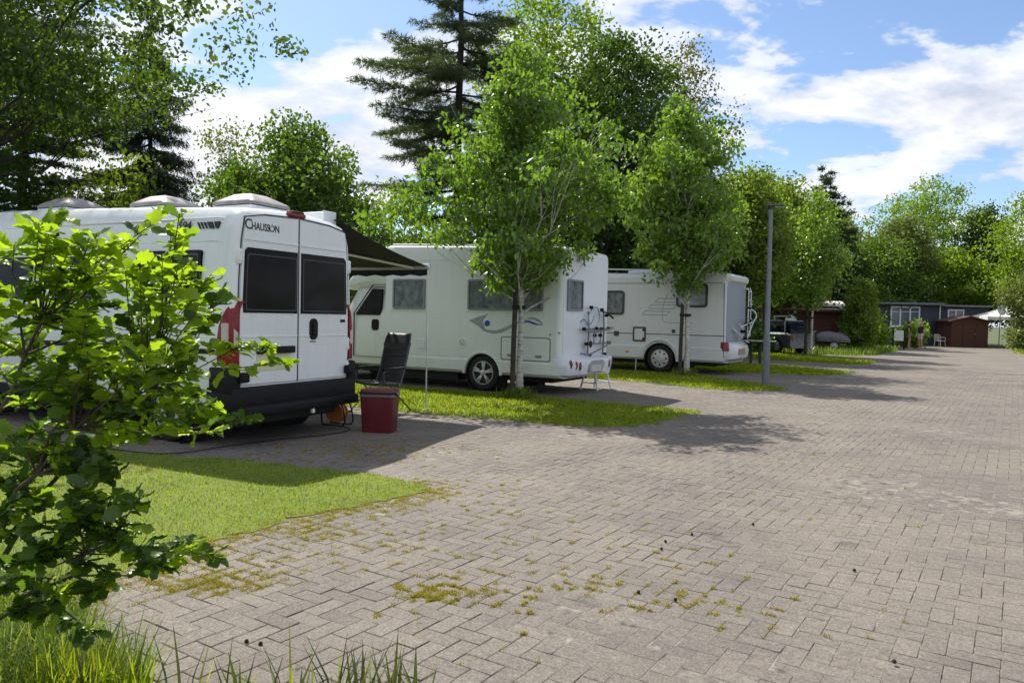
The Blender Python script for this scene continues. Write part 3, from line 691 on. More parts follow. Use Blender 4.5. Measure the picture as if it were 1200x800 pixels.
    # roof: rails, hatches and the awning case
    for x in (-.75, -2.25, -4.2):
        zr = 2.66 + .036 * min(-x, 4.2)
        m = MB(); m.box(x - .32, x + .32, -.32, .32, zr - .02, zr + .055, .02); R = m.build('roof_hatch', WHITE, T, 40)
        l_ = MB()
        rings = []
        for z, k in ((0, 1), (.035, .99), (.06, .9), (.15, .42), (.165, .2)):
            rings.append([(x + p[0] * k + (-.02 if z > .1 else 0), p[1] * k, zr + .06 + z) for p in rrect(-.34, .34, -.33, .33, .06, 2)])
        l_ = loft(rings).build('hatch_dome', SMOKE, R, 45)
    m = MB(); m.box(-3.75, -.28, .74, .98, 2.60, 2.79, .05); A = m.build('awning', WHITE, T, 40)
    for x in (-3.755, -.275):
        m = MB(); m.box(x - .012, x + .012, .735, .985, 2.595, 2.795, .01); m.build('case_end_cap', WTUBE, A, 40)
    n = 24; k = 14; vs, fs = [], []
    for i in range(n + 1):
        for j in range(k + 1):
            u, v = i / n, j / k
            vs.append((-3.66 + u * 3.46, .93 + v * 2.13, 2.70 - .46 * v - .05 * math.sin(math.pi * v) - .012 * math.sin(math.pi * u) + .006 * math.sin(u * 19 + v * 3)))
    for i in range(n):
        for j in range(k): q = i * (k + 1) + j; fs.append((q, q + 1, q + k + 2, q + k + 1))
    b0 = len(vs); vs2 = vs + [(p[0], p[1], p[2] - .004) for p in vs]; fs2 = fs + [tuple(b0 + a for a in reversed(f)) for f in fs]
    m = MB(); m.add(vs2, fs2); m.build('cloth', AWN, A, 60)
    m = MB(); m.box(-3.70, -.16, 3.03, 3.10, 2.185, 2.275, .02); m.build('front_rail', TUBE, A, 40)
    n = 20; vs = []; fs = []
    for i in range(n + 1):
        x = -3.66 + i / n * 3.46; vs += [(x, 3.105, 2.19), (x, 3.108 + .006 * math.sin(i * 1.3), 2.10 + .012 * math.cos(i * math.pi))]
    for i in range(n): fs.append((2 * i, 2 * i + 1, 2 * i + 3, 2 * i + 2))
    m = MB(); m.add(vs, fs); m.build('valance', AWN, A)
    for x0, xe in ((-.45, -.95), (-3.4, -2.9)):
        m = MB(); m.tube([(x0, 1.0, 2.60), (xe, 2.0, 2.36), (x0, 3.03, 2.22)], .026, 8); m.build('folding_arm', TUBE, A, 40)
    for x, bx in ((-.19, -.215), (-3.6, -3.6)):
        m = MB(); m.tube([(x, 3.06, 2.22), (bx + .01, 3.08, 1.2)], .016, 8); m.tube([(bx + .01, 3.08, 1.24), (bx, 3.10, 0.02)], .012, 8); m.lathe([(.02, 1.18), (.02, 1.26)], 8, Matrix.Translation((bx + .01, 3.08, 0))); m.box(bx - .04, bx + .04, 3.06, 3.14, 0, .02, .004); m.build('support_pole', TUBE, A, 40)
    # lettering
    zt = 2.385
    text_mesh('C', .155, REAR(.0175, -.845, zt), DECAL, 'lettering', dl, .002)
    text_mesh('HAUSS', .112, REAR(.0175, -.748, zt), DECAL, 'lettering', dl, .0025, width=.265)
    m = MB(); r = .036; pts = [(.0185, -.444 + r * math.sin(rad(a)), zt + .040 + r * .98 * math.cos(rad(a))) for a in range(38, 323, 15)]; m.tube(pts, [.0065] * len(pts), 5); m.tube([(.0185, -.444, zt + .05), (.0185, -.444, zt + .086)], .0045, 5); m.build('lettering', DECAL, dl)
    text_mesh('N', .112, REAR(.0175, -.398, zt), DECAL, 'lettering', dl, .0025, width=.062)
    yt = -.955
    text_mesh('594', .125, SIDE(-.90, -.953, 2.385), DECAL, 'lettering', T, .001, shear=.25, depth=.004, width=.22)
    for x, w in ((-.585, .015), (-.535, .015), (-.485, .015), (-.435, .07), (-.325, .085)):
        m = MB(); m.prism([(x, 2.455), (x + w, 2.455), (x + w + (.045 if w < .08 else -.02), 2.382), (x + .045 if w < .08 else x + .03, 2.382)], -.935, -.957, 'y'); m.build('stripe', DECAL, T)
    # cab glass
    m = MB(); m.prism([(-5.02, 1.36), (-4.55, 1.36), (-4.5, 1.98), (-4.62, 1.98)], -1.0, -1.03, 'y'); m.build('cab_window', BLACKGL, T)
    return T
build_van()

# ---- motorhome with bicycle rack --------------------------------------
def ribbon(pts, ws):
    L_, R_ = [], []
    for i, p in enumerate(pts):
        a = pts[max(i - 1, 0)]; b = pts[min(i + 1, len(pts) - 1)]; d = Vector((b[0] - a[0], b[1] - a[1])).normalized(); nrm = Vector((-d.y, d.x))
        L_.append((p[0] + nrm.x * ws[i], p[1] + nrm.y * ws[i])); R_.append((p[0] - nrm.x * ws[i], p[1] - nrm.y * ws[i]))
    return L_, R_
def put_ribbon(m, pts, ws, y, th):
    a, b = ribbon(pts, ws); n = len(a)
    vs = [(p[0], y, p[1]) for p in a] + [(p[0], y, p[1]) for p in b]
    m.add(vs, [(i, i + 1, n + i + 1, n + i) for i in range(n - 1)])
def spline(pts, k=8):
    out = []
    P = [pts[0]] + list(pts) + [pts[-1]]
    for i in range(1, len(P) - 2):
        p0, p1, p2, p3 = [Vector(q) for q in P[i - 1:i + 3]]
        for j in range(k):
            t = j / k; out.append(tuple(0.5 * ((2 * p1) + (p2 - p0) * t + (2 * p0 - 5 * p1 + 4 * p2 - p3) * t * t + (3 * p1 - p0 - 3 * p2 + p3) * t ** 3)))
    out.append(tuple(pts[-1])); return out
def motorhome_shell(T, mbody, xcab, ztop, rise, lower):
    hb = [(.95, .33), (1.07, .345), (1.125, .40), (1.128, lower), (1.108, lower + .03), (1.108, ztop - .16), (1.10, ztop - .09), (1.06, ztop - .03), (.98, ztop), (.4, ztop + .02)]
    sec = []
    for x, ys in ((0, .955), (-.02, .978), (-.06, .993), (-.12, 1), (-1.5, 1), (-3, 1), (xcab + .15, 1), (xcab, .985)):
        sec.append(ring_from(hb, x, ys, lambda z, x=x: z + rise * -x * max(0, (z - 1.6) / 1.2) - (.012 if x > -.05 else 0) * (z > 2.6)))
    b = loft(sec).build('body', mbody, T, 32)
    # cab: narrower, with a sloping nose cap above the windscreen
    hc = [(.86, .34), (.98, .40), (1.02, .62), (1.03, 1.0), (1.015, 1.4), (.97, 1.85), (.90, 2.16), (.8, 2.24), (.3, 2.28)]
    sc = []
    for x, ys, k in ((xcab + .05, 1, 1), (xcab - .75, 1, 1), (xcab - 1.0, .96, .9), (xcab - 1.5, .93, .5), (xcab - 2.05, .88, .38), (xcab - 2.25, .8, .25)):
        sc.append(ring_from(hc, x, ys, lambda z, k=k: .34 + (z - .34) * k))
    c = loft(sc).build('cab', mbody, T, 32)
    hn = [(.75, 1.98), (1.0, 2.08), (1.09, 2.25), (1.095, 2.6), (1.06, ztop + .02), (.9, ztop + .08), (.3, ztop + .1)]
    sn = []
    for x, ys, k in ((xcab + .03, 1, 1), (xcab - .35, .99, .93), (xcab - .8, .95, .62), (xcab - 1.15, .88, .28), (xcab - 1.3, .8, .14)):
        sn.append(ring_from(hn, x, ys, lambda z, k=k: 2.02 + (z - 2.02) * k))
    loft(sn).build('nose_cap', mbody, T, 32)
    return b, c
def build_motorhome_a():
    T = empty('motorhome', (1.4625, 15.314, 0), rad(-30), 'cream motorhome with grey wave decal, folded bicycle rack on its rear wall', 'motorhome')
    xc = -4.2
    b, c = motorhome_shell(T, CREAM, xc, 2.82, .03, .60)
    wx = -1.72
    cut(b, [arch_cutter(wx, -1.12, .41, .42, .335), arch_cutter(wx, 1.12, .41, .42, .335)])
    cut(c, [arch_cutter(-5.75, -1.1, .43, .45, .33), arch_cutter(-5.75, 1.1, .43, .45, .33)])
    for x in (wx, -5.75):
        for s in (-1, 1): make_wheel(T, x, s * (1.085 if x == wx else .99), .36, 'alloy'); well(T, x, s * (1.1 if x == wx else 1.0), .405 if x == wx else .43, .335 if x == wx else .33, s)
    for s in (-1, 1):           # moulded wheel-arch lip
        pts = [(wx + .435 * math.cos(rad(a)), s * 1.118, .335 + .435 * math.sin(rad(a))) for a in range(0, 181, 12)]
        m = MB(); m.tube(pts, .03, 8); m.build('arch_lip', CREAM, T, 40)
    u = MB(); u.box(-6.2, -.3, -.8, .8, .22, .36, .02); u.box(-4.0, -2.4, -.95, -.5, .16, .35, .02); u.build('underbody', UNDER, T)
    m = MB(); m.tube([(-.6, -.6, .3), (-.6, -.6, .05)], .03, 8); m.box(-.68, -.52, -.68, -.52, 0, .05, .01); m.build('steady_leg', UNDER, T)
    # rear wall: pale panel, window, moulded bumper
    m = MB(); m.prism(rrect(-1.03, 1.03, .74, 2.74, .10), .0, .014, 'x', .008); rw = m.build('rear_wall', REARGREY, T, 30)
    window_side(T, -.91, -.23, 1.62, 2.22, .014, FRAMEG, .04, fw=.035, axis='x', s=1)
    rings = []
    for z, xo, ys in ((.36, .10, .93), (.40, .19, .985), (.56, .235, 1.0), (.68, .22, .995), (.745, .12, .98), (.76, .02, .965)):
        rings.append([(-.16, -1.122 * ys, z), (-.04, -1.128 * ys, z), (xo - .10, -1.06 * ys, z), (xo - .02, -.88 * ys, z), (xo, -.6 * ys, z), (xo, .6 * ys, z), (xo - .02, .88 * ys, z), (xo - .10, 1.06 * ys, z), (-.04, 1.128 * ys, z), (-.16, 1.122 * ys, z)])
    B = loft(rings).build('rear_bumper', REARGREY, T, 40)
    m = MB(); m.prism([(-.30, .44), (.30, .40), (.46, .60), (.36, .66), (-.16, .66), (-.34, .58)], .225, .243, 'x', .01); m.build('plate_recess', GREYPR, B)
    m = MB(); m.prism([(-.20, .44), (.26, .44), (.26, .57), (-.20, .57)], .238, .247, 'x', .003); m.build('number_plate', mat('plate_grey', (.5, .5, .45), .5), B)
    for s in (-1, 1):
        for k, y in enumerate((.70, .84, .97)):
            m = MB(); xq = (.205, .185, .14)[k]
            m.lathe([(.058, -.05), (.058, .02), (.05, .032), (.0005, .036)], 16, Matrix.Translation((xq, s * y, .57 + .02 * k)) @ Matrix.Rotation(rad(90), 4, 'Y') @ Matrix.Rotation(rad(-s * 18 * (k + .3)), 4, 'X') @ Matrix.Diagonal((1.45, .85, 1, 1)))
            t = m.build('tail_light', REDL if k == 1 else mat('dark_red_lens', (.10, .012, .014), .15, coat=.5), B, 40)
            m = MB(); M = Matrix.Translation((xq, s * y, .57 + .02 * k)) @ Matrix.Rotation(rad(90), 4, 'Y') @ Matrix.Rotation(rad(-s * 18 * (k + .3)), 4, 'X') @ Matrix.Diagonal((1.45, .85, 1, 1))
            m.lathe([(.068, -.04), (.068, .016), (.057, .02), (.057, -.04)], 16, M, False); m.build('lamp_rim', WTUBE, t, 40)
    # side
    window_side(T, -3.98, -3.14, 1.60, 2.23, -1.108, FRAMEG, .04, fw=.04)
    window_side(T, -2.08, -.38, 1.60, 2.21, -1.108, FRAMEG, .04, fw=.04)
    for x0, x1, z in ((-4.04, -3.08, 1.565), (-2.14, -.32, 1.565)):
        m = MB(); m.box(x0, x1, -1.128, -1.104, z, z + .028, .004); m.build('sill', CREAM, T)
    m = MB(); m.ring(rrect(-1.295, -.21, .645, 1.10, .05), rrect(-1.283, -.222, .657, 1.088, .045), -1.104, -1.116); h = m.build('locker_hatch', SEAM, T)
    m = MB(); m.prism(rrect(-1.28, -.225, .66, 1.085, .045), -1.10, -1.114, 'y', .003); m.build('hatch_panel', CREAM, h)
    for x in (-1.08, -.46):
        m = MB(); m.prism(rrect(x - .07, x + .07, .715, .765, .02), -1.112, -1.13, 'y', .006); m.build('hatch_latch', FRAMEG, h)
    m = MB(); m.lathe([(.075, -.01), (.075, .02), (.06, .03), (.0005, .03)], 20, Matrix.Translation((-2.19, -1.108, .97)) @ Matrix.Rotation(rad(90), 4, 'X')); m.build('flue_vent', CREAM, T, 40)
    m = MB(); m.ring(circle(-2.19, .97, .05, 16), circle(-2.19, .97, .038, 16), -1.137, -1.142); m.build('flue_grille', GREYPR, T)
    m = MB(); m.prism(rrect(-3.31, -3.14, .79, .98, .02), -1.10, -1.128, 'y', .005); m.build('socket_flap', WTUBE, T)
    for x, zz in ((-.22, 1.16), (-.03, 1.2)):
        m = MB(); m.lathe([(.02, 0), (.02, .012), (.0005, .014)], 10, Matrix.Translation((x, -1.106, zz)) @ Matrix.Rotation(rad(90), 4, 'X')); m.build('lock_button', FRAMEG, T)
    for z, x0, x1 in ((2.55, -4.1, -.1),):
        m = MB(); m.tube([(x0, -1.110, z + .09), (x1, -1.110, z)], .006, 5); m.build('edge_trim', CREAM, T)
    m = MB(); m.tube([(-4.05, -1.06, 2.955), (-2.85, -1.06, 2.92)], .022, 8); m.build('roof_rail', WTUBE, T)
    m = MB(); m.tube([(-2.6, -1.05, 2.915), (-.15, -1.05, 2.83)], .016, 8); m.build('roof_rail', WTUBE, T)
    for x, y in ((-1.0, .1), (-2.9, 0)):
        m = MB(); m.box(x - .3, x + .3, y - .3, y + .3, 2.83 - .03 * x * .9, 2.90 - .03 * x, .03); m.build('roof_hatch', WTUBE, T, 40)
    # cab door
    m = MB(); m.ring([(-5.15, .55), (-4.22, .55), (-4.22, 2.12), (-4.62, 2.12), (-5.15, 1.5)], [(-5.146, .555), (-4.226, .555), (-4.226, 2.114), (-4.617, 2.114), (-5.143, 1.498)], -1.0, -1.038); d = m.build('cab_door', SEAM, T)
    m = MB(); m.prism([(-5.10, 1.46), (-4.42, 1.46), (-4.36, 1.6), (-4.34, 2.02), (-4.62, 2.03)], -1.0, -1.043, 'y', .004); m.build('cab_window', BLACKGL, d)
    m = MB(); m.prism(rrect(-4.63, -4.44, 1.13, 1.37, .06), -1.02, -1.052, 'y', .01); m.build('door_handle', BLACKP, d)
    # grey wave decal with blue dot
    y = -1.1105
    m = MB(); m.prism([(-2.06, 1.39), (-1.86, 1.46), (-1.60, 1.535), (-1.72, 1.40), (-1.66, 1.22), (-1.80, 1.27)], -1.10, y, 'y'); m.build('wave_decal', GREYPR, T)
    m = MB(); p = spline([(-1.82, 1.30), (-1.66, 1.205), (-1.38, 1.185), (-1.08, 1.30), (-.86, 1.40), (-.68, 1.42)], 6); put_ribbon(m, p, [max(.003, .035 * math.sin(math.pi * min(1, (i + 3) / (len(p) + 2)))) for i in range(len(p))], y, 0); m.build('wave_decal', GREYPR, T)
    m = MB(); p = spline([(-.86, 1.37), (-.70, 1.40), (-.55, 1.36), (-.40, 1.34)], 6); put_ribbon(m, p, [max(.002, .020 * math.sin(math.pi * (i + .5) / (len(p)))) for i in range(len(p))], y - .001, 0); m.build('wave_decal', BLUEPR, T)
    m = MB(); p = spline([(-.74, 1.455), (-.58, 1.46), (-.44, 1.40), (-.37, 1.33)], 6); put_ribbon(m, p, [max(.002, .022 * math.sin(math.pi * (i + .5) / (len(p)))) for i in range(len(p))], y - .001, 0); m.build('wave_decal', GREYPR, T)
    m = MB(); m.prism(circle(-1.62, 1.345, .062, 20), -1.10, y - .002, 'y'); m.build('decal_dot', BLUEPR, T)
    # small wave on the rear wall
    m = MB(); p = spline([(-.30, 1.40), (-.12, 1.46), (.05, 1.36), (.25, 1.40), (.38, 1.55)], 6); a, bb = ribbon(p, [.012] * len(p)); n = len(a)
    m.add([(.0165, q[0], q[1]) for q in a] + [(.0165, q[0], q[1]) for q in bb], [(i, i + 1, n + i + 1, n + i) for i in range(n - 1)]); m.build('wave_decal', BLUEPR, T)
    # bicycle rack, folded up
    RKT = mat('dark_rack_tube', (.16, .17, .19), .4, metal=.5)
    m = MB()
    for yv in (-.02, .74): m.tube([(.06, yv, .74), (.08, yv, 1.25), (.06, yv, 1.62)], .018, 8)
    for yv in (.18, .50): m.tube([(.10, yv, .98), (.12, yv, 1.30)], .013, 6)
    m.tube([(.07, -.30, 1.27), (.09, .95, 1.27)], .016, 8); m.tube([(.09, -.20, .98), (.09, .95, .98)], .016, 8)
    Rk = m.build('bike_rack', RKT, T, 40)
    m = MB(); m.tube(spline([(.10, -.42, .80), (.16, -.15, .78), (.19, .25, .86), (.19, .60, .93), (.16, .9, 1.02)], 6), .016, 8); m.build('wheel_rail', RKT, Rk, 40)
    m = MB(); m.tube(spline([(.15, -.35, 1.24), (.21, 0, 1.22), (.23, .5, 1.26), (.2, .95, 1.30)], 6), .016, 8); m.build('wheel_rail', RKT, Rk, 40)
    m = MB(); m.tube(spline([(.08, -.02, 1.27), (.10, -.12, 1.45), (.10, .05, 1.66), (.10, .32, 1.70), (.10, .45, 1.5), (.08, .30, 1.27)], 6), .013, 8); m.build('hoop', mat('blue_grey_tube', (.28, .36, .42), .4, metal=.4), Rk, 40)
    for yv, zv in ((-.02, .75), (.74, .75), (.02, 1.70), (.55, 1.66), (.80, 1.55), (-.30, 1.27), (.92, 1.28), (.95, .98), (-.18, .98), (.3, 1.28), (.55, 1.27), (.22, 1.14), (.50, 1.14)):
        m = MB(); m.box(.07, .14, yv - .032, yv + .032, zv - .03, zv + .035, .01); m.build('clamp', BLACKP, Rk, 40)
    m = MB(); m.tube([(.12, .45, 1.64), (.17, .70, 1.60), (.2, .92, 1.50)], [.014, .018, .022], 8); m.build('arm', BLACKP, Rk, 40)
    m = MB(); m.lathe([(.052, -.015), (.075, 0), (.052, .015)], 14, Matrix.Translation((.17, -.12, .98)) @ Matrix.Rotation(rad(90), 4, 'Y'), True); m.build('wheel_cup', BLACKP, Rk, 40)
    return T
build_motorhome_a()
# white folding step standing behind the bumper
def build_step():
    T = empty('folding_step', (1.78, 16.15, 0), rad(-30), 'white folding step on the paving behind the motorhome bumper', 'step')
    m = MB(); m.box(-.16, .16, -.36, .36, .33, .37, .012); m.build('tread', WTUBE, T, 40)
    for y in (-.31, .31):
        for a, b_ in ((-.12, -.19), (.12, .2)):
            m = MB(); m.tube([(a, y, .33), (b_, y + .04 * (1 if y > 0 else -1), 0)], .022, 8); m.build('leg', WTUBE, T, 40)
        m = MB(); m.tube([(-.155, y, .15), (.16, y, .15)], .012, 6); m.build('brace', WTUBE, T)
    m = MB(); m.tube([(.165, -.32, .15), (.165, .32, .15)], .012, 6); m.build('brace', WTUBE, T)
build_step()

# ---- motorhome with ladder ----------------------------------------------
def build_motorhome_b():
    T = empty('motorhome', (6.31, 21.71, 0), rad(-30), 'silver-white motorhome with parallelogram stripes, ladder on its grey rear wall', 'motorhome')
    b, c = motorhome_shell(T, SILVERW, -4.4, 2.72, .03, .72)
    wx = -1.83
    cut(b, [arch_cutter(wx, -1.12, .47, .42, .36), arch_cutter(wx, 1.12, .47, .42, .36)])
    cut(c, [arch_cutter(-5.9, -1.1, .43, .45, .33), arch_cutter(-5.9, 1.1, .43, .45, .33)])
    for x in (wx, -5.9):
        for s in (-1, 1): make_wheel(T, x, s * (1.085 if x == wx else .99), .39 if x == wx else .36, 'hub'); well(T, x, s * (1.1 if x == wx else 1.0), .47 if x == wx else .43, .36 if x == wx else .33, s)
    for s in (-1, 1):
        pts = [(wx + .53 * math.cos(rad(a)), s * 1.118, .37 + .55 * math.sin(rad(a))) for a in range(-4, 185, 9)]
        m = MB(); m.tube(pts, .055, 8); m.build('arch_lip', SILVERW, T, 40)
    u = MB(); u.box(-6.2, -.3, -.8, .8, .22, .36, .02); u.tube([(-3.6, -.6, .3), (-3.6, -.6, .02)], .03, 8); u.build('underbody', UNDER, T)
    m = MB(); m.tube([(-2.6, -.92, .36), (-2.6, -.92, .02)], .022, 8); m.build('steady_leg', TUBE, T)
    m = MB(); m.prism(rrect(-1.02, 1.02, .9, 2.52, .14), .0, .016, 'x', .008); m.build('rear_wall', GREYW, T, 30)
    rings = []
    for z, xo in ((2.54, .02), (2.60, .09), (2.70, .10), (2.77, .04), (2.79, -.06)):
        rings.append([(-.5, -1.09, z), (-.02, -1.085, z), (xo, -.98, z), (xo + .015, 0, z), (xo, .98, z), (-.02, 1.085, z), (-.5, 1.09, z)])
    loft(rings).build('roof_cap', SILVERW, T, 40)
    rings = []
    for z, xo, ys in ((.38, .06, .95), (.45, .15, 1), (.66, .18, 1), (.80, .14, .99), (.88, .03, .97)):
        rings.append([(-.10, -1.12 * ys, z), (0, -1.1 * ys, z), (xo, -.9 * ys, z), (xo + .02, 0, z), (xo, .9 * ys, z), (0, 1.1 * ys, z), (-.10, 1.12 * ys, z)])
    B = loft(rings).build('rear_bumper', SILVERW, T, 40)
    m = MB(); m.prism(rrect(-.36, .36, .56, .72, .03), .185, .206, 'x', .005); m.build('number_plate', mat('plate_rust', (.34, .2, .14), .5), B)
    for s in (-1, 1):
        rings = [[(-.16, s * 1.10, z0), (-.02, s * 1.135, z0), (.08, s * 1.06, z0), (.10, s * .95, z0), (-.05, s * .93, z0)] for z0 in (.67, .68)]
        rings += [[(-.14, s * 1.10, z0), (-.03, s * 1.13, z0), (.06, s * 1.05, z0), (.07, s * .95, z0), (-.05, s * .93, z0)] for z0 in (.9, .91)]
        loft(rings).build('tail_light', REDL, B, 40)
    # side: windows, line, locker, stripes
    window_side(T, -3.50, -2.92, 1.60, 2.30, -1.108, FRAMEB, .10, fw=.055)
    window_side(T, -1.38, -.50, 1.84, 2.50, -1.108, FRAMEB, .10, curtain=FOIL, fw=.06)
    window_side(T, -4.3, -3.75, 1.60, 2.30, -1.108, FRAMEB, .10, fw=.055)
    for x0, x1 in ((-4.3, -2.64), (-2.25, -.02)):
        m = MB(); m.box(x0, x1, -1.118, -1.104, 1.065, 1.085, .003); m.build('trim_line', SEAM, T)
    m = MB(); m.box(-4.3, -.1, -1.114, -1.104, 2.50, 2.515, .003); m.build('trim_line', SEAM, T)
    m = MB(); m.ring(rrect(-2.64, -2.25, .85, 1.27, .04), rrect(-2.595, -2.295, .895, 1.225, .02), -1.104, -1.125); h = m.build('locker_hatch', FRAMEB, T)
    m = MB(); m.prism(rrect(-2.60, -2.29, .89, 1.23, .02), -1.10, -1.113, 'y', .003); m.build('hatch_panel', SILVERW, h)
    for z in (.93, 1.18):
        m = MB(); m.prism(circle(-2.32, z, .035, 12), -1.112, -1.13, 'y', .005); m.build('hatch_latch', BLACKP, h)
    m = MB(); m.prism(rrect(-3.22, -3.07, .99, 1.13, .02), -1.1, -1.128, 'y', .006); m.build('socket_flap', FRAMEB, T)
    m = MB(); m.prism(circle(-1.44, 1.17, .055, 16), -1.1, -1.126, 'y', .006); m.build('socket_flap', FRAMEB, T)
    m = MB(); m.box(-2.86, -2.74, -1.133, -1.11, .52, .565, .006); m.build('side_marker', AMBER, T)
    for x0, z0 in ((-2.40, 1.60), (-2.21, 1.78), (-2.02, 1.96)):
        w, hh, sl = .76, .13, .10
        o = [(x0, z0), (x0 + w, z0), (x0 + w + sl, z0 + hh), (x0 + sl, z0 + hh)]; cx, cz = x0 + (w + sl) / 2, z0 + hh / 2
        inn = [(cx + (p[0] - cx) * .92, cz + (p[1] - cz) * .62) for p in o]
        m = MB(); m.ring(o, inn, -1.10, -1.1105); m.build('stripe_decal', GREYPR, T)
    m = MB(); p = spline([(-1.62, 2.24), (-1.75, 1.9), (-1.78, 1.6), (-1.74, 1.45), (-1.62, 1.41), (-1.35, 1.40), (-.9, 1.40)], 6); put_ribbon(m, p, [.009] * len(p), -1.1112, 0); m.build('line_decal', GREYPR, T)
    m = MB(); m.tube([(-.03, -1.112, .5), (-.06, -1.112, 2.5)], .008, 5); m.build('edge_trim', SEAM, T)
    for x, w in ((-2.6, .5), (-1.9, .35), (-1.0, .42)):
        m = MB(); m.box(x - w, x + w, -.45, .35, 2.74 - x * .025, 2.84 - x * .03, .03); m.build('roof_hatch', WTUBE, T, 40)
    m = MB()
    for y in (-1.0, 1.0): m.tube([(-.15, y, 2.79), (-.4, y, 2.84), (-3.6, y, 2.93), (-3.9, y, 2.86)], .018, 8)
    m.build('roof_rail', WTUBE, T, 40)
    # ladder and folded carrier
    m = MB()
    for y in (.72, 1.02): m.tube([(.03, y, 2.42), (.14, y, 2.44), (.17, y, 2.36), (.17, y, 1.05), (.03, y, 1.0)], .017, 8)
    Ld = m.build('ladder', WTUBE, T, 40)
    for z in (1.2, 1.5, 1.8, 2.1, 2.35):
        m = MB(); m.tube([(.17, .72, z), (.17, 1.02, z)], .014, 8); m.build('rung', WTUBE, Ld)
    for y in (.72, 1.02):
        m = MB(); m.box(.145, .195, y - .03, y + .03, 1.86, 1.90, .008); m.build('clamp', BLACKP, Ld)
    m = MB(); m.tube(spline([(.06, -.5, 1.28), (.12, -.1, 1.12), (.16, .4, .96), (.2, .9, .86)], 5), .018, 8); m.tube(spline([(.10, .2, 1.32), (.24, .5, 1.42), (.26, .8, 1.46), (.22, .95, 1.55)], 5), .016, 8); m.tube(spline([(.2, .5, .95), (.3, .8, 1.45), (.34, 1.0, 1.62), (.28, 1.05, 1.78), (.18, .98, 1.84)], 5), .016, 8)
    m.tube([(.06, .1, .95), (.22, .1, 1.2), (.06, .1, 1.42)], .014, 6); Rk = m.build('bike_rack', WTUBE, T, 40)
    for y, z in ((.5, 1.40), (.9, 1.5), (.3, 1.0), (.86, .88), (.1, 1.2)):
        m = MB(); m.box(.12, .26, y - .05, y + .05, z - .045, z + .045, .014); m.build('clamp', BLACKP, Rk, 40)
    m = MB(); m.prism([(-5.3, 1.46), (-4.62, 1.46), (-4.55, 2.02), (-4.82, 2.03)], -1.0, -1.043, 'y', .004); m.build('cab_window', BLACKGL, T)
build_motorhome_b()

# ---- camping gear beside the van ------------------------------------------
CLOTHB = mat('black_chair_cloth', (.02, .019, .022), .42, var=.15, bump=.2, bscale=200, spec=.6)
def build_chair():
    CHT = mat('dark_chair_tube', (.10,.10,.11), .35, metal=.6)
    T = empty('camping_chair', (-2.0, 11.65, 0), rad(-34), 'black high-backed folding camping chair under the awning edge', 'chair')
    def panel(name, pts, w0, w1, th=.03):
        n = len(pts); nx = 8; vs, fs = [], []
        for side in (0, 1):
            for i, (y, z) in enumerate(pts):
                w = w0 + (w1 - w0) * i / (n - 1)
                for j in range(nx + 1):
                    u = j / nx * 2 - 1; sag = .025 * (1 - u * u) * (1 if 0 < i < n - 1 else .4)
                    vs.append((u * w / 2, y + (sag if abs(pts[-1][1] - pts[0][1]) > .3 else 0) + side * (th if abs(pts[-1][1] - pts[0][1]) > .3 else 0), z - (0 if abs(pts[-1][1] - pts[0][1]) > .3 else sag + side * th)))
        k = nx + 1; o = n * k
        for s in (0, 1):
            for i in range(n - 1):
                for j in range(nx): q = s * o + i * k + j; fs.append((q, q + 1, q + k + 1, q + k))
        for i in range(n - 1):
            for j in (0, nx): q = i * k + j; fs.append((q, q + k, q + k + o, q + o))
        for i in (0, n - 1):
            for j in range(nx): q = i * k + j; fs.append((q, q + 1, q + 1 + o, q + o))
        m = MB(); m.add(vs, fs); return m.build(name, CLOTHB, T, 50)
    panel('seat', [(-.26, .47), (-.1, .445), (.1, .425), (.20, .43)], .48, .46)
    panel('backrest', [(.20, .45), (.26, .62), (.31, .80), (.36, .98), (.385, 1.06)], .50, .52)
    panel('headrest', [(.352, 1.02), (.375, 1.08), (.41, 1.17), (.43, 1.205), (.445, 1.20)], .52, .46, .075)
    for s in (-1, 1):
        m = MB(); m.tube([(s * .25, .19, .44), (s * .25, .27, .64), (s * .25, .40, 1.12), (s * .22, .43, 1.19)], .013, 8); m.build('back_tube', CHT, T, 40)
        m = MB(); m.tube([(s * .25, -.27, .475), (s * .25, .22, .43)], .013, 8); m.build('seat_tube', CHT, T, 40)
        m = MB(); m.tube([(s * .27, -.10, .46), (s * .28, .05, .30), (s * .28, .42, .0)], .013, 8); m.build('leg', CHT, T, 40)
        m = MB(); m.tube([(s * .28, .18, .45), (s * .28, -.05, .25), (s * .29, -.34, .0)], .013, 8); m.build('leg', CHT, T, 40)
        m = MB(); m.tube([(s * .28, -.20, .46), (s * .29, -.22, .62), (s * .29, -.1, .66), (s * .29, .28, .68)], .012, 8); m.build('arm_tube', CHT, T, 40)
        m = MB(); m.box(s * .29 - .028, s * .29 + .028, -.24, .24, .655, .69, .012); m.build('armrest', BLACKP, T, 40)
        for y in (.42, -.34):
            m = MB(); m.box(s * .285 - .02, s * .285 + .02, y - .025, y + .025, 0, .03, .006); m.build('foot', BLACKP, T)
    m = MB(); m.tube([(-.25, .33, .86), (.25, .33, .86)], .009, 6); m.build('cross_bar', CHT, T)
build_chair()
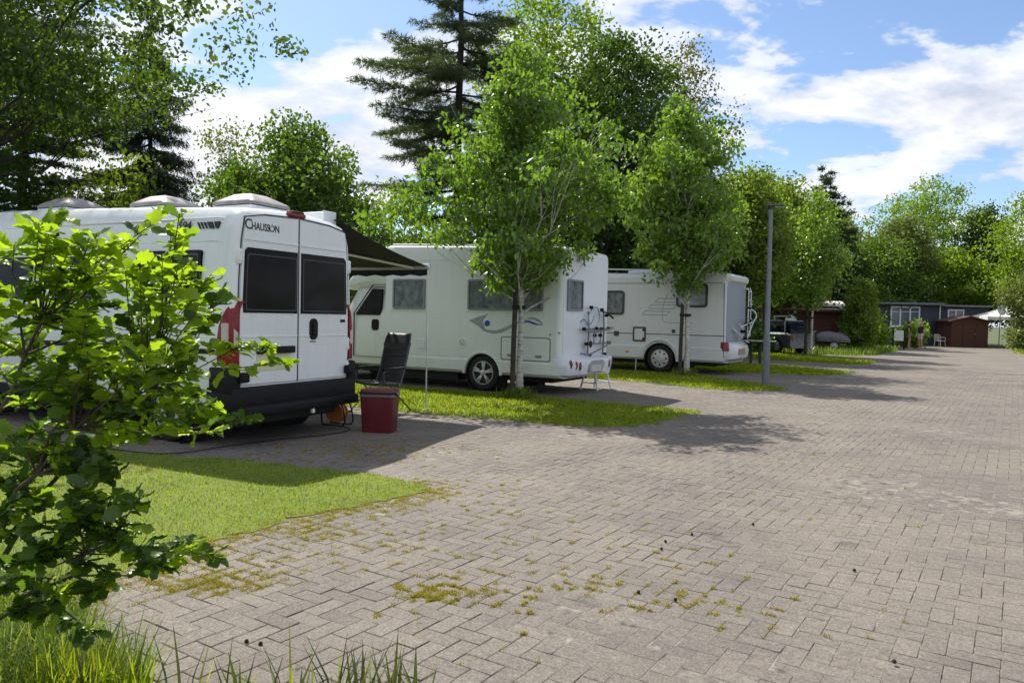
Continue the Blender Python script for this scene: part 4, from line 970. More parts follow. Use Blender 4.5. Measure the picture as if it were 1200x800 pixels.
def build_coolbox():
    T = empty('cool_box', (-1.66, 9.72, 0), rad(-8), 'dark red cool box with grey rim standing behind the van', 'cool box')
    RED = mat('dark_red_plastic', (.11, .008, .016), .42, var=.06, bump=.05, bscale=160)
    rings = [[(p[0] * k, p[1] * k, z) for p in rrect(-.215, .215, -.165, .165, .035)] for z, k in ((0, .86), (.012, .885), (.44, .99), (.455, 1.0))]
    loft(rings).build('tub', RED, T, 40)
    rings = [[(p[0] * k, p[1] * k, z) for p in rrect(-.215, .215, -.165, .165, .035)] for z, k in ((.452, 1.02), (.46, 1.035), (.495, 1.035), (.50, 1.02))]
    loft(rings).build('rim', mat('grey_plastic', (.17, .16, .17), .5), T, 40)
    rings = [[(p[0] * k, p[1] * k, z) for p in rrect(-.215, .215, -.165, .165, .035)] for z, k in ((.498, 1.01), (.53, 1.0), (.545, .95), (.548, .6))]
    loft(rings).build('lid', RED, T, 40)
    m = MB(); m.tube([(-.232, -.02, .47), (-.236, -.14, .505), (-.2, -.185, .50), (.2, -.185, .50), (.236, -.14, .505), (.232, -.02, .47)], .011, 8); m.build('handle', BLACKP, T, 40)
build_coolbox()
def build_reel():
    T = empty('cable_reel', (-2.32, 10.22, 0), rad(-20), 'orange cable reel in a black stand under the van', 'cable reel')
    M = Matrix.Translation((0, 0, .17)) @ Matrix.Rotation(rad(90), 4, 'X')
    m = MB(); m.lathe([(.0005, -.07), (.13, -.07), (.13, -.055), (.085, -.05), (.085, .05), (.13, .055), (.13, .07), (.0005, .07)], 24, M, False); m.build('drum', mat('orange_plastic', (.5, .17, .03), .5), T, 40)
    m = MB(); m.lathe([(.086, -.048), (.118, -.04), (.12, 0), (.118, .04), (.086, .048)], 24, M, False); m.build('wound_cable', mat('orange_cable', (.42, .13, .03), .6, var=.2, scale=60), T, 40)
    for y in (-.1, .1):
        m = MB(); m.tube(spline([(-.16, y, .012), (-.17, y, .18), (-.1, y, .31), (.1, y, .31), (.17, y, .18), (.16, y, .012), (-.16, y, .012)], 4), .011, 6); m.build('stand', BLACKP, T, 40)
    m = MB(); m.tube([(0, -.11, .31), (0, .11, .31)], .014, 8); m.build('grip', BLACKP, T)
build_reel()
m = MB(); m.tube(spline([(-2.25, 10.1, .008), (-2.05, 9.75, .008), (-2.25, 9.3, .008), (-2.7, 8.9, .009), (-3.1, 8.4, .009), (-3.6, 7.85, .012), (-4.8, 8.3, .026), (-6.4, 8.95, .026)], 8), .0055, 6)
tag(m.build('power_cable', BLACKP, None, 40), 'black power cable lying on the paving from under the van', 'cable')
# ------------------------------------------------------------------ trees and shrubs
BARK = mat('bark_brown', (.075, .058, .045), .92, var=.3, scale=9, bump=.8, bscale=25)
BARKD = mat('bark_dark', (.035, .030, .027), .95, var=.3, scale=9, bump=.8, bscale=25)
STAKE = mat('stake_wood', (.045, .036, .03), .9, var=.3, scale=14, bump=.5, bscale=60)
def birch_bark():
    m = bpy.data.materials.new('birch_bark'); m.use_nodes = True; t = m.node_tree; b = t.nodes['Principled BSDF']
    g = N(t, 'ShaderNodeNewGeometry'); mp_ = N(t, 'ShaderNodeMapping'); mp_.inputs['Scale'].default_value = (7, 7, 16); L(t, g.outputs['Position'], mp_.inputs['Vector'])
    n = N(t, 'ShaderNodeTexNoise', i_Scale=1.0, i_Detail=6.0, i_Roughness=.7); L(t, mp_.outputs[0], n.inputs['Vector'])
    r = ramp(t, n.outputs['Fac'], [(.34, (.03, .026, .024)), (.42, (.33, .31, .28)), (.55, (.52, .50, .46)), (.8, (.62, .60, .56))])
    L(t, r.outputs['Color'], b.inputs['Base Color']); b.inputs['Roughness'].default_value = .8
    return m
BIRCHB = birch_bark()
LF_BIRCH = leafmat('birch_leaf', [(.08, .15, .018), (.112, .195, .022), (.15, .24, .03), (.20, .29, .042)], .52, .045, rough=.35)
LF_OAK = leafmat('oak_leaf', [(.04, .075, .012), (.058, .10, .015), (.09, .14, .02)], .48, .03)
LF_MAPLE = leafmat('maple_leaf', [(.05, .10, .012), (.08, .14, .016), (.115, .185, .022)], .48, .03)
LF_LIME = leafmat('lime_leaf', [(.115, .185, .018), (.15, .23, .024), (.19, .27, .036)], .5, .02)
LF_MID = leafmat('mid_leaf', [(.09, .14, .016), (.125, .18, .022), (.16, .215, .03)], .48, .025)
LF_DARK = leafmat('dark_leaf', [(.032, .06, .012), (.045, .082, .015), (.062, .105, .018)], .42, .02)
LF_OAK2 = leafmat('deep_oak_leaf', [(.03, .06, .011), (.045, .085, .015), (.075, .13, .02)], .45, .02)
LF_GREY = leafmat('willow_leaf', [(.10, .135, .04), (.13, .165, .05), (.15, .185, .06)], .42, .02)
LF_BROWN = leafmat('brown_leaf', [(.11, .11, .045), (.13, .13, .05), (.12, .14, .04)], .42, .02)
LF_PINE = leafmat('pine_needle', [(.05, .075, .045), (.068, .095, .054), (.095, .125, .062)], .3, .02)
LF_SPRUCE = leafmat('spruce_needle', [(.034, .052, .034), (.045, .066, .04), (.06, .08, .046)], .2, .03)

def leaf_quads(P, size, rg, droop=0.0, aspect=.62):
    n = len(P); d = rg.normal(0, 1, (n, 3)); d[:, 2] -= droop; d /= np.linalg.norm(d, axis=1)[:, None]
    q = rg.normal(0, 1, (n, 3)); q[:, 2] *= .55; s = np.cross(d, q); s /= np.linalg.norm(s, axis=1)[:, None] + 1e-9; u = np.cross(s, d)
    l = size * rg.uniform(.65, 1.3, n)[:, None]; w = l * aspect
    V = np.stack([P, P + d * l * .45 + s * w * .5 + u * l * .08, P + d * l, P + d * l * .45 - s * w * .5 + u * l * .08], 1).reshape(-1, 3)
    return V, np.arange(4 * n).reshape(-1, 4)
def lumpy(rg, k=7, amp=.22):
    fr = rg.integers(1, 5, k); fz = rg.uniform(.5, 3.2, k); ph = rg.uniform(0, 6.28, k); ph2 = rg.uniform(0, 6.28, k)
    return lambda az, h: 1 + amp * sum(np.cos(fr[i] * az + ph[i]) * np.cos(fz[i] * h * 6.28 + ph2[i]) for i in range(k)) / math.sqrt(k) * 1.4
def broadleaf(name, label, cat, base, trunk_r, profile, nclump, per, clump_r, leaf, lmat, bark=BARK, seed=1, group=None, offset=(0, 0), droop=.2, limbs=16, shell=.55, flat=.75, top_trunk=.8, fork=None, lean=(0, 0), amp=.22, aspect=.62):
    """profile: [(height, radius)...] of the crown; leaves sit in clumps carried by limbs"""
    rg = np.random.default_rng(seed); T = empty(name, (base[0], base[1], 0), 0, label, cat, group)
    zs = np.array([p[0] for p in profile]); rs = np.array([p[1] for p in profile])
    # clump centres: height weighted by area, radius pushed outward
    hz = rg.uniform(zs[0], zs[-1], nclump * 4); w = np.interp(hz, zs, rs); hz = hz[rg.random(len(hz)) < (w / w.max()) ** 1.4 + .05][:nclump]
    az = rg.uniform(0, 2 * math.pi, len(hz)); h01 = (hz - zs[0]) / (zs[-1] - zs[0]); lump = lumpy(rg, amp=amp)
    rr = np.interp(hz, zs, rs) * lump(az, h01) * (rg.random(len(hz)) ** shell)
    ax = offset[0] * h01 + lean[0] * h01; ay = offset[1] * h01 + lean[1] * h01
    cc = np.stack([ax + rr * np.cos(az), ay + rr * np.sin(az), hz + rg.normal(0, .1, len(hz))], 1)
    # leaves
    cr = clump_r * rg.uniform(.55, 1.35, len(cc)); cnt = rg.poisson(per, len(cc)) + 3
    idx = np.repeat(np.arange(len(cc)), cnt); gsn = rg.normal(0, 1, (len(idx), 3)); gsn /= np.maximum(1, np.linalg.norm(gsn, axis=1) / 1.9)[:, None]
    P = cc[idx] + gsn * cr[idx][:, None] * np.array([1, 1, flat])
    V, F = leaf_quads(P, leaf, rg, droop, aspect)
    clr = rg.random(len(cc)); rnd = np.clip(.45 * clr[idx] + .55 * rg.random(len(idx)), 0, .999)
    mesh_np('crown', V, F, lmat, T, rnd)
    # trunk and limbs
    m = MB(); zt = zs[0] + (zs[-1] - zs[0]) * top_trunk; k = 9; tp = []
    for i in range(k + 1):
        f = i / k; z = f * zt; hh = max(0, (z - zs[0]) / (zs[-1] - zs[0]))
        tp.append(((offset[0] + lean[0]) * hh + rg.normal(0, trunk_r * .22) * (0 < i), (offset[1] + lean[1]) * hh + rg.normal(0, trunk_r * .22) * (0 < i), z))
    rad_ = [trunk_r * (1.35 if i == 0 else (1 - .86 * (i / k) ** 1.1)) for i in range(k + 1)]
    tp[0] = (0, 0, -.05); m.tube(tp, rad_, 10)
    ids = rg.choice(len(cc), min(limbs, len(cc)), replace=False)
    for q, i in enumerate(ids):
        c = cc[i]; z0 = max(zs[0] * .75, min(zt * .95, c[2] - (.35 + .5 * rg.random()) * np.hypot(c[0], c[1]) - .1)); f = z0 / zt * k; a = int(f); fr = f - a; a2 = min(a + 1, k)
        s0 = np.array(tp[a]) * (1 - fr) + np.array(tp[a2]) * fr; r0 = min(.055, (rad_[a] * (1 - fr) + rad_[a2] * fr) * .5)
        mid = s0 * .45 + c * .55 + np.array([0, 0, -.08 * np.linalg.norm(c - s0)]) + rg.normal(0, .05 * np.linalg.norm(c - s0), 3)
        m.tube([tuple(s0), tuple(s0 * .72 + mid * .28 + np.array([0, 0, .02])), tuple(mid), tuple(c)], [r0, r0 * .75, r0 * .45, max(.004, r0 * .12)], 6, False)
        # side twigs
        for _ in range(2):
            e = c + rg.normal(0, clump_r * 1.1, 3); m.tube([tuple(mid), tuple((mid + e) / 2 + rg.normal(0, .04, 3)), tuple(e)], [r0 * .35, r0 * .2, max(.003, r0 * .06)], 5, False)
    m.build('trunk', bark, T, 50)
    return T
def boughs(name, label, base, h, trunk_r, z0, maxr, whorls, per, seed, nm, droop, cat='tree', needle=.13, dens=1.0, hang=0.0, bark=BARKD, upturn=.12, prof=None, needw=.022, group=None, sag=1.0):
    """conifer: whorls of boughs, each with side twigs and needle tufts"""
    rg = np.random.default_rng(seed); T = empty(name, (base[0], base[1], 0), 0, label, cat, group); m = MB()
    tp = [(rg.normal(0, .03), rg.normal(0, .03), h * i / 10) for i in range(11)]; tp[0] = (0, 0, -.05)
    m.tube(tp, [trunk_r * (1.25 if i == 0 else 1 - .93 * i / 10) for i in range(11)], 10)
    C0, D0 = [], []
    for wv in range(whorls):
        f = wv / max(1, whorls - 1); z = z0 + (h - z0) * f ** .95 * .985; rl = maxr * (prof(f) if prof else (1 - f) ** .8 + .05) * rg.uniform(.8, 1.12)
        n = per if f < .8 else max(3, per - 2); a0 = rg.uniform(0, 6.28)
        for b in range(n):
            a = a0 + 2 * math.pi * b / n + rg.normal(0, .2); ln = rl * rg.uniform(.65, 1.15); d = np.array([math.cos(a), math.sin(a)])
            zz = z + rg.normal(0, .28); k = 6; pts = []
            for i in range(k + 1):
                s = i / k; pts.append((d[0] * ln * s, d[1] * ln * s, zz + ln * (-droop * s * sag + upturn * s ** 2.5) + rg.normal(0, .02) * (i > 0)))
            r0 = max(.012, trunk_r * .26 * (1 - f * .7)); m.tube(pts, [r0 * (1 - .85 * i / k) for i in range(k + 1)], 5, False)
            pa = np.array(pts); nt = max(4, int(ln * 5.5 * dens)); side = np.array([-d[1], d[0], 0])
            for t in range(nt):
                s = .16 + .84 * (t + rg.random()) / nt; p = np.array([np.interp(s * k, range(k + 1), pa[:, j]) for j in range(3)])
                tl = ln * .30 * (1.12 - s) * rg.uniform(.6, 1.2) + .12; sg = 1 if t % 2 else -1
                dv = np.array([d[0], d[1], 0]) * .75 + side * sg * .85 + np.array([0, 0, rg.normal(0, .12) - hang * (.7 + .6 * rg.random())]); dv /= np.linalg.norm(dv)
                q = max(2, int(tl / .085))
                for j in range(q):
                    C0.append(p + dv * tl * (j + .6) / q + rg.normal(0, .015, 3)); D0.append(dv)
    C0 = np.array(C0); D0 = np.array(D0); nn = 9
    P = np.repeat(C0, nn, 0) + rg.normal(0, .035, (len(C0) * nn, 3)); D = np.repeat(D0, nn, 0) * .9 + rg.normal(0, .75, (len(P), 3)); D[:, 2] += .25 - hang * .9; D /= np.linalg.norm(D, axis=1)[:, None]
    S = np.cross(D, rg.normal(0, 1, (len(P), 3))); S /= np.linalg.norm(S, axis=1)[:, None]; l = needle * rg.uniform(.6, 1.3, len(P))[:, None]
    V = np.stack([P - S * needw / 2, P + S * needw / 2, P + D * l], 1).reshape(-1, 3)
    mesh_np('crown', V, np.arange(len(V)).reshape(-1, 3), nm, T, np.clip(np.repeat(rg.random(len(C0)), nn) * .6 + rg.random(len(P)) * .4, 0, .999))
    m.build('trunk', bark, T, 50); return T

# two staked birches along the pitches
broadleaf('birch_tree', 'full leafy birch with white trunk beside the motorhome with the bicycle rack', 'tree', (.16, 14.08), .062,
          [(2.05, .3), (2.5, 1.2), (3.0, 1.6), (3.8, 1.72), (4.6, 1.45), (5.2, 1.0), (5.8, .5), (6.3, .12)], 235, 84, .165, .112, LF_BIRCH, BIRCHB, 11, limbs=110, droop=.9, shell=.6, amp=.40, top_trunk=.93)
broadleaf('birch_tree', 'taller birch with white trunk in front of the motorhome with the ladder', 'tree', (4.69, 20.56), .07,
          [(2.35, .2), (2.9, 1.0), (3.8, 1.4), (4.8, 1.45), (5.6, 1.2), (6.3, .8), (6.9, .4), (7.35, .1)], 220, 80, .19, .13, LF_BIRCH, BIRCHB, 12, limbs=90, droop=.9, shell=.55, amp=.36, top_trunk=.93, offset=(-.35, 0))
def stake(pos, h, r, label, tz, tgt):
    T = empty('tree_stake', (pos[0], pos[1], 0), 0, label, 'stake')
    m = MB(); m.tube([(0, 0, -.1), (0.01, 0, h * .5), (.03, .01, h)], [r, r * .95, r * .9], 10); m.build('post', STAKE, T, 50)
    m = MB(); v = (tgt[0] - pos[0], tgt[1] - pos[1]); ln = math.hypot(*v); u = (v[0] / ln, v[1] / ln); w = (-u[1], u[0]); a, b = r * 1.25, .075
    loop = [(-u[0] * a, -u[1] * a), (w[0] * a, w[1] * a), (v[0] + w[0] * b, v[1] + w[1] * b), (v[0] + u[0] * b, v[1] + u[1] * b), (v[0] - w[0] * b, v[1] - w[1] * b), (-w[0] * a, -w[1] * a), (-u[0] * a, -u[1] * a)]
    vs = [(x + .02, y, z) for z in (tz - .035, tz + .035) for x, y in loop]; n = len(loop); m.add(vs, [(i, i + 1, n + i + 1, n + i) for i in range(n - 1)]); m.build('strap', BLACKP, T)
stake((.02, 13.98), 2.0, .05, 'dark wooden stake strapped to the birch beside the bicycle-rack motorhome', 1.66, (.16, 14.08))
stake((4.5, 20.5), 1.95, .055, 'dark wooden stake strapped to the taller birch', 1.62, (4.69, 20.56))
P = np.concatenate([np.array([.14, 14.0]) + rg.normal(0, .11, (420, 2)), np.array([4.62, 20.5]) + rg.normal(0, .15, (220, 2))]); V, F, r = blades(P, .01, .22, .014, .6, rg)
tag(mesh_np('tall_grass', V, F, G_TALL, None, r), 'unmown grass tufts round the feet of the staked birches', 'grass', kind='stuff')
broadleaf('birch_tree', 'slim young birch tied to a black stake on the far grass strip', 'tree', (13.25, 34.0), .06,
          [(2.3, .2), (3.0, 1.0), (4.2, 1.35), (5.4, 1.1), (6.4, .6), (7.0, .15)], 170, 46, .27, .15, LF_BIRCH, BIRCHB, 13, limbs=24, droop=.8)
stake((13.0, 34.0), 2.2, .07, 'black stake beside the slim young birch', 1.7, (13.25, 34.0))
broadleaf('birch_tree', 'bushy birch with several thin stems near the parked car', 'tree', (11.9, 36.4), .09,
          [(2.6, .4), (3.2, 1.3), (4.2, 1.7), (5.4, 1.6), (6.5, 1.1), (7.4, .3)], 230, 56, .28, .15, LF_BIRCH, BARK, 14, limbs=40, droop=.6)

# big trees at the back left
broadleaf('oak_tree', 'big dark oak spreading its boughs from behind the van', 'tree', (-13.2, 16.5), .40,
          [(5.3, 2.2), (5.9, 4.4), (6.8, 5.6), (8.0, 5.9), (9.6, 5.2), (11.6, 2.5)], 620, 92, .36, .14, LF_OAK, BARKD, 31, limbs=70, droop=.2, shell=.42, flat=.55, amp=.2, top_trunk=.85)
boughs('pine_tree', 'dark pine with a bare lower trunk behind the oak', (-16.2, 25.5), 13.0, .24, 4.6, 3.8, 15, 7, 32, LF_PINE, .12, needle=.2, dens=1.3, needw=.03, prof=lambda f: .55 + .45 * math.sin(min(1, f * 1.3) * math.pi) if f < .85 else .35)
boughs('spruce_tree', 'drooping dark spruce with hanging twigs behind the van', (-12.3, 26), 11.5, .17, 2.4, 2.7, 24, 8, 33, LF_SPRUCE, .42, needle=.19, dens=1.7, hang=1.0, upturn=.2, needw=.03)
broadleaf('maple_tree', 'round dense maple with deep green leaves behind the van roof', 'tree', (-6.9, 24.3), .19,
          [(1.8, 1.6), (3.0, 2.6), (4.3, 2.6), (5.3, 2.2), (6.2, 1.6), (7.0, .8), (7.4, .3)], 360, 80, .34, .15, LF_MAPLE, BARKD, 34, limbs=60, droop=.2, amp=.26)
broadleaf('willow_tree', 'thin grey-green sapling with sparse leaves beside the maple', 'tree', (-10.2, 27.5), .07,
          [(2.5, .5), (4.5, 1.2), (6.5, 1.3), (7.6, .8), (8.3, .2)], 150, 16, .35, .13, LF_GREY, BARK, 35, limbs=60, droop=.3)
for i, (x, y, prof, lm, lab, lf) in enumerate((
    (-18.5, 22.0, [(.2, 1.8), (1.5, 2.6), (3.5, 2.6), (5.2, 1.8), (6.2, .5)], LF_OAK, 'broad dark shrub under the oak behind the van front', .16),
    (-14.2, 21.5, [(.2, 1.8), (1.5, 2.4), (3.2, 2.3), (4.8, 1.6), (5.6, .5)], LF_DARK, 'dark green shrub between the pine and the spruce', .16),
    (-10.9, 22.0, [(.2, 1.6), (1.5, 2.2), (3.2, 2.1), (4.8, 1.5), (5.6, .4)], LF_MID, 'lighter green shrub below the drooping spruce', .16),
    (-4.3, 27.0, [(.2, 1.4), (1.5, 2.0), (3.2, 2.1), (4.6, 1.4), (5.6, .4)], LF_LIME, 'pale yellow-green shrub seen above the awning', .15),
    (-1.4, 29.5, [(.2, 1.6), (1.5, 2.2), (3.0, 2.0), (4.0, 1.3), (4.7, .4)], LF_LIME, 'yellow-green shrub below the tall pine', .16),
    (-22.5, 26.0, [(.2, 2.2), (2, 3.0), (4.5, 3.0), (6.5, 2.0), (7.6, .6)], LF_DARK, 'tall dark bush at the far end behind the van', .2),
    (-8.6, 29.5, [(.2, 2.0), (2, 2.6), (4.0, 2.4), (5.2, 1.3), (5.8, .4)], LF_OAK, 'dark bush filling the gap behind the maple', .2),
    (3.0, 30.0, [(.2, 2.6), (2, 3.6), (4.5, 3.6), (6.0, 2.2), (7.0, .5)], LF_DARK, 'dark thicket behind the bicycle-rack motorhome roof', .22),
    (7.0, 33.5, [(.2, 2.4), (2, 2.8), (4.0, 2.8), (5.8, 2.0), (6.8, .5)], LF_DARK, 'dark thicket behind the ladder motorhome', .22))):
    broadleaf('shrub', lab, 'shrub', (x, y), .10, prof, 190, 54, .40, lf * .9, lm, BARKD, 50 + i, limbs=14, droop=.2, shell=.45, amp=.2)
WP = lambda f: (.62 + .38 * math.sin(min(1.0, f * 2.2) * math.pi / 2)) * (1 - .78 * max(0, f - .35) / .65)
boughs('pine_tree', 'tall dark pine with layered horizontal boughs against the sky', (-2.3, 31), 20.5, .26, 3.6, 4.3, 21, 6, 41, LF_PINE, .16, needle=.2, dens=1.6, hang=.22, prof=WP, upturn=.10, needw=.03)
broadleaf('ash_tree', 'airy yellow-green tree rising behind the first birch', 'tree', (1.3, 35.5), .16,
          [(6, 1.0), (9, 2.6), (12, 3.2), (14, 2.7), (15.6, 1.6), (16.6, .5)], 300, 44, .45, .19, LF_LIME, BARK, 42, limbs=60, droop=.1, shell=.5, amp=.3)
broadleaf('oak_tree', 'dense dark green tree filling the gap between the two staked birches', 'tree', (3.7, 28.2), .28,
          [(2.5, 1.6), (4.5, 2.6), (6.5, 3.0), (8.5, 2.8), (10.2, 2.0), (11.3, 1.0), (11.8, .3)], 430, 84, .38, .16, LF_OAK2, BARKD, 43, limbs=90, droop=.2, amp=.22)
broadleaf('beech_tree', 'reddish-brown thin-leaved treetop beyond the taller birch', 'tree', (7.9, 36.5), .2,
          [(4.5, 1.2), (7.5, 2.2), (10, 2.1), (12, 1.6), (13.6, .9), (14.6, .25)], 200, 30, .38, .16, LF_BROWN, BARK, 44, limbs=80, droop=-.3, amp=.3)
broadleaf('maple_tree', 'mid green tree to the right of the taller birch', 'tree', (9.3, 31.0), .16,
          [(2.6, .9), (3.6, 1.7), (5.0, 1.8), (6.4, 1.3), (7.4, .4)], 240, 70, .34, .17, LF_MID, BARK, 45, limbs=30, droop=.2)
# wood beyond the cabins on the right
far = [
 ('maple_tree', 'bright green tree behind the slim young birch', 15.5, 44, [(2, 1.6), (4, 2.5), (6.5, 2.4), (8.2, 1.5), (9.4, .4)], LF_MID, 61),
 ('poplar_tree', 'pale slender treetop beside the dark conifer', 17.6, 55, [(4, 1.4), (7, 2.0), (9.5, 1.7), (11.4, .8), (12.2, .2)], LF_LIME, 62),
 ('elm_tree', 'pale green tree left of the big light treetop', 27.5, 66, [(3, 2.4), (6, 3.2), (8.5, 2.6), (10.4, 1.2), (11.2, .3)], LF_MID, 63),
 ('lime_tree', 'big light green treetop above the grey cabin', 36.0, 67, [(3, 3.2), (6, 4.8), (9, 5.0), (11.5, 3.8), (13.3, 1.8), (14.0, .4)], LF_LIME, 64),
 ('ash_tree', 'greyish-green treetop left of the big light tree', 30.5, 61, [(3, 1.8), (6, 2.6), (8, 2.2), (9.6, .8)], LF_GREY, 65),
 ('oak_tree', 'round dark green tree behind the left end of the grey cabin', 27.8, 59, [(1.5, 2.2), (3.2, 3.3), (5.2, 3.2), (6.9, 2.0), (7.8, .6)], LF_MAPLE, 66),
 ('lime_tree', 'bright yellow-green tree behind the flat cabin roof', 34.6, 61, [(1.5, 1.8), (3.5, 2.8), (5.5, 2.4), (6.9, 1.2), (7.4, .3)], LF_LIME, 67),
 ('fir_tree', 'dusky grey-green tree right of the bright yellow-green tree', 38.6, 63, [(2, 1.8), (5, 2.4), (8, 2.0), (10, 1.2), (11.2, .3)], LF_DARK, 68),
 ('maple_tree', 'large yellow-green tree above the white party tent', 38.4, 55, [(1.5, 2.6), (4, 3.9), (7, 4.0), (9.5, 3.0), (11, 1.6), (11.8, .4)], LF_LIME, 69),
 ('oak_tree', 'dark wide tree closing the wood on the right', 50, 66, [(1.5, 3.6), (5, 5.4), (9, 5.2), (12, 3), (13.6, .6)], LF_DARK, 70),
 ('oak_tree', 'shadowy tree behind the dark red cabin', 21.2, 52, [(1.5, 1.8), (3.5, 2.7), (5.5, 2.5), (7.2, 1.3), (8, .3)], LF_DARK, 71),
 ('elm_tree', 'green tree between the dark conifer and the round oak', 24.2, 60, [(1.5, 2.2), (4, 3.0), (6.5, 2.8), (8.4, 1.4), (9.4, .3)], LF_MID, 72),
 ('elm_tree', 'soft green tree in the dip of the skyline', 31.8, 76, [(2, 3), (5, 4.4), (8, 4.2), (10.5, 2.2), (11.6, .5)], LF_MID, 73),
]
for nm, lab, x, y, prof, lm, sd_ in far:
    broadleaf(nm, lab, 'tree', (x, y), .2, prof, 320, 58, .46, .225, lm, BARKD, sd_, limbs=26, droop=.15, shell=.45, amp=.24)
boughs('fir_tree', 'dark broad conifer above the dark red cabin', (20.3, 50.5), 11.2, .22, 1.5, 3.3, 18, 7, 75, LF_PINE, .18, needle=.34, dens=.6, needw=.07, prof=lambda f: (1 - f) ** .6 * .9 + .1)
broadleaf('shrub', 'tall leafy shrub on the grass bank beside the dark red cabin', 'shrub', (18.75, 41.5), .08, [(.2, .4), (1.0, .75), (2.2, .8), (3.2, .6), (3.9, .25)], 140, 60, .22, .15, LF_MID, BARK, 81, limbs=16)
broadleaf('shrub', 'small pale green bush in front of the white cabin windows', 'shrub', (21.3, 45.5), .05, [(.15, .5), (.7, .9), (1.5, .85), (2.1, .3)], 70, 40, .24, .17, LF_LIME, BARK, 82, limbs=8)
broadleaf('willow_tree', 'small grey-green tree beside the brown shed', 'tree', (32.6, 48.5), .08, [(1.8, .6), (2.6, 1.5), (3.6, 1.6), (4.6, .9), (5.0, .2)], 110, 40, .3, .19, LF_GREY, BARKD, 83, limbs=18)
broadleaf('shrub', 'grey-green bush at the foot of the small tree by the brown shed', 'shrub', (32.4, 47.8), .05, [(.1, .8), (.6, 1.3), (1.3, 1.3), (2.0, .7), (2.4, .2)], 110, 40, .28, .18, LF_GREY, BARKD, 84, limbs=8)
broadleaf('hedge', 'clipped green hedge behind the two standing people', 'hedge', (25.75, 49.6), .05, [(.1, .7), (.5, 1.0), (1.0, 1.0), (1.4, .6), (1.5, .2)], 90, 40, .22, .17, LF_LIME, BARKD, 85, limbs=6)
broadleaf('shrub', 'low dark ivy shrub under the multi-stemmed birch', 'shrub', (11.3, 36.8), .05, [(.1, .8), (.5, 1.1), (1.1, .9), (1.5, .3)], 70, 40, .25, .17, LF_DARK, BARKD, 86, limbs=6)
broadleaf('shrub', 'dark overgrown shrub between the ladder motorhome and the parked car', 'shrub', (9.6, 33.0), .05, [(.1, .5), (.8, .7), (1.8, .7), (2.5, .4)], 80, 44, .28, .18, LF_DARK, BARKD, 87, limbs=6)

# ---- oak shrub in the foreground: lobed leaves on twigs -----------------------
LF_YOUNG = leafmat('young_oak_leaf', [(.13, .21, .014), (.18, .27, .016), (.24, .33, .02), (.15, .23, .016)], .6, .02, tcol=1.8, rough=.3)
LF_OLD = leafmat('old_oak_leaf', [(.045, .09, .014), (.062, .115, .018), (.09, .155, .022)], .48, .025, rough=.35)
def oak_leaf_mesh(mt, seed):
    rg = np.random.default_rng(seed)
    st = [(0, .012), (.10, .05), (.20, .14), (.27, .11), (.38, .23), (.46, .17), (.58, .31), (.67, .22), (.79, .27), (.87, .17), (.95, .12), (1, .01)]
    vs, fs = [], []
    for i, (u, w) in enumerate(st):
        cv = (-.34 + .5 * ((seed * 37) % 10) / 10) * u * u + .035 * math.sin(u * 9 + seed); wl, wr = w * rg.uniform(.82, 1.18), w * rg.uniform(.82, 1.18)
        fold = rg.uniform(.10, .3)
        vs += [(u, wl, cv + wl * fold + rg.normal(0, .012)), (u, 0, cv), (u, -wr, cv + wr * fold + rg.normal(0, .012))]
    for i in range(len(st) - 1):
        a = 3 * i; fs += [(a, a + 1, a + 4, a + 3), (a + 1, a + 2, a + 5, a + 4)]
    me = bpy.data.meshes.new('leaf'); me.from_pydata(vs, [], fs); me.materials.append(mt); me.shade_smooth(); return me
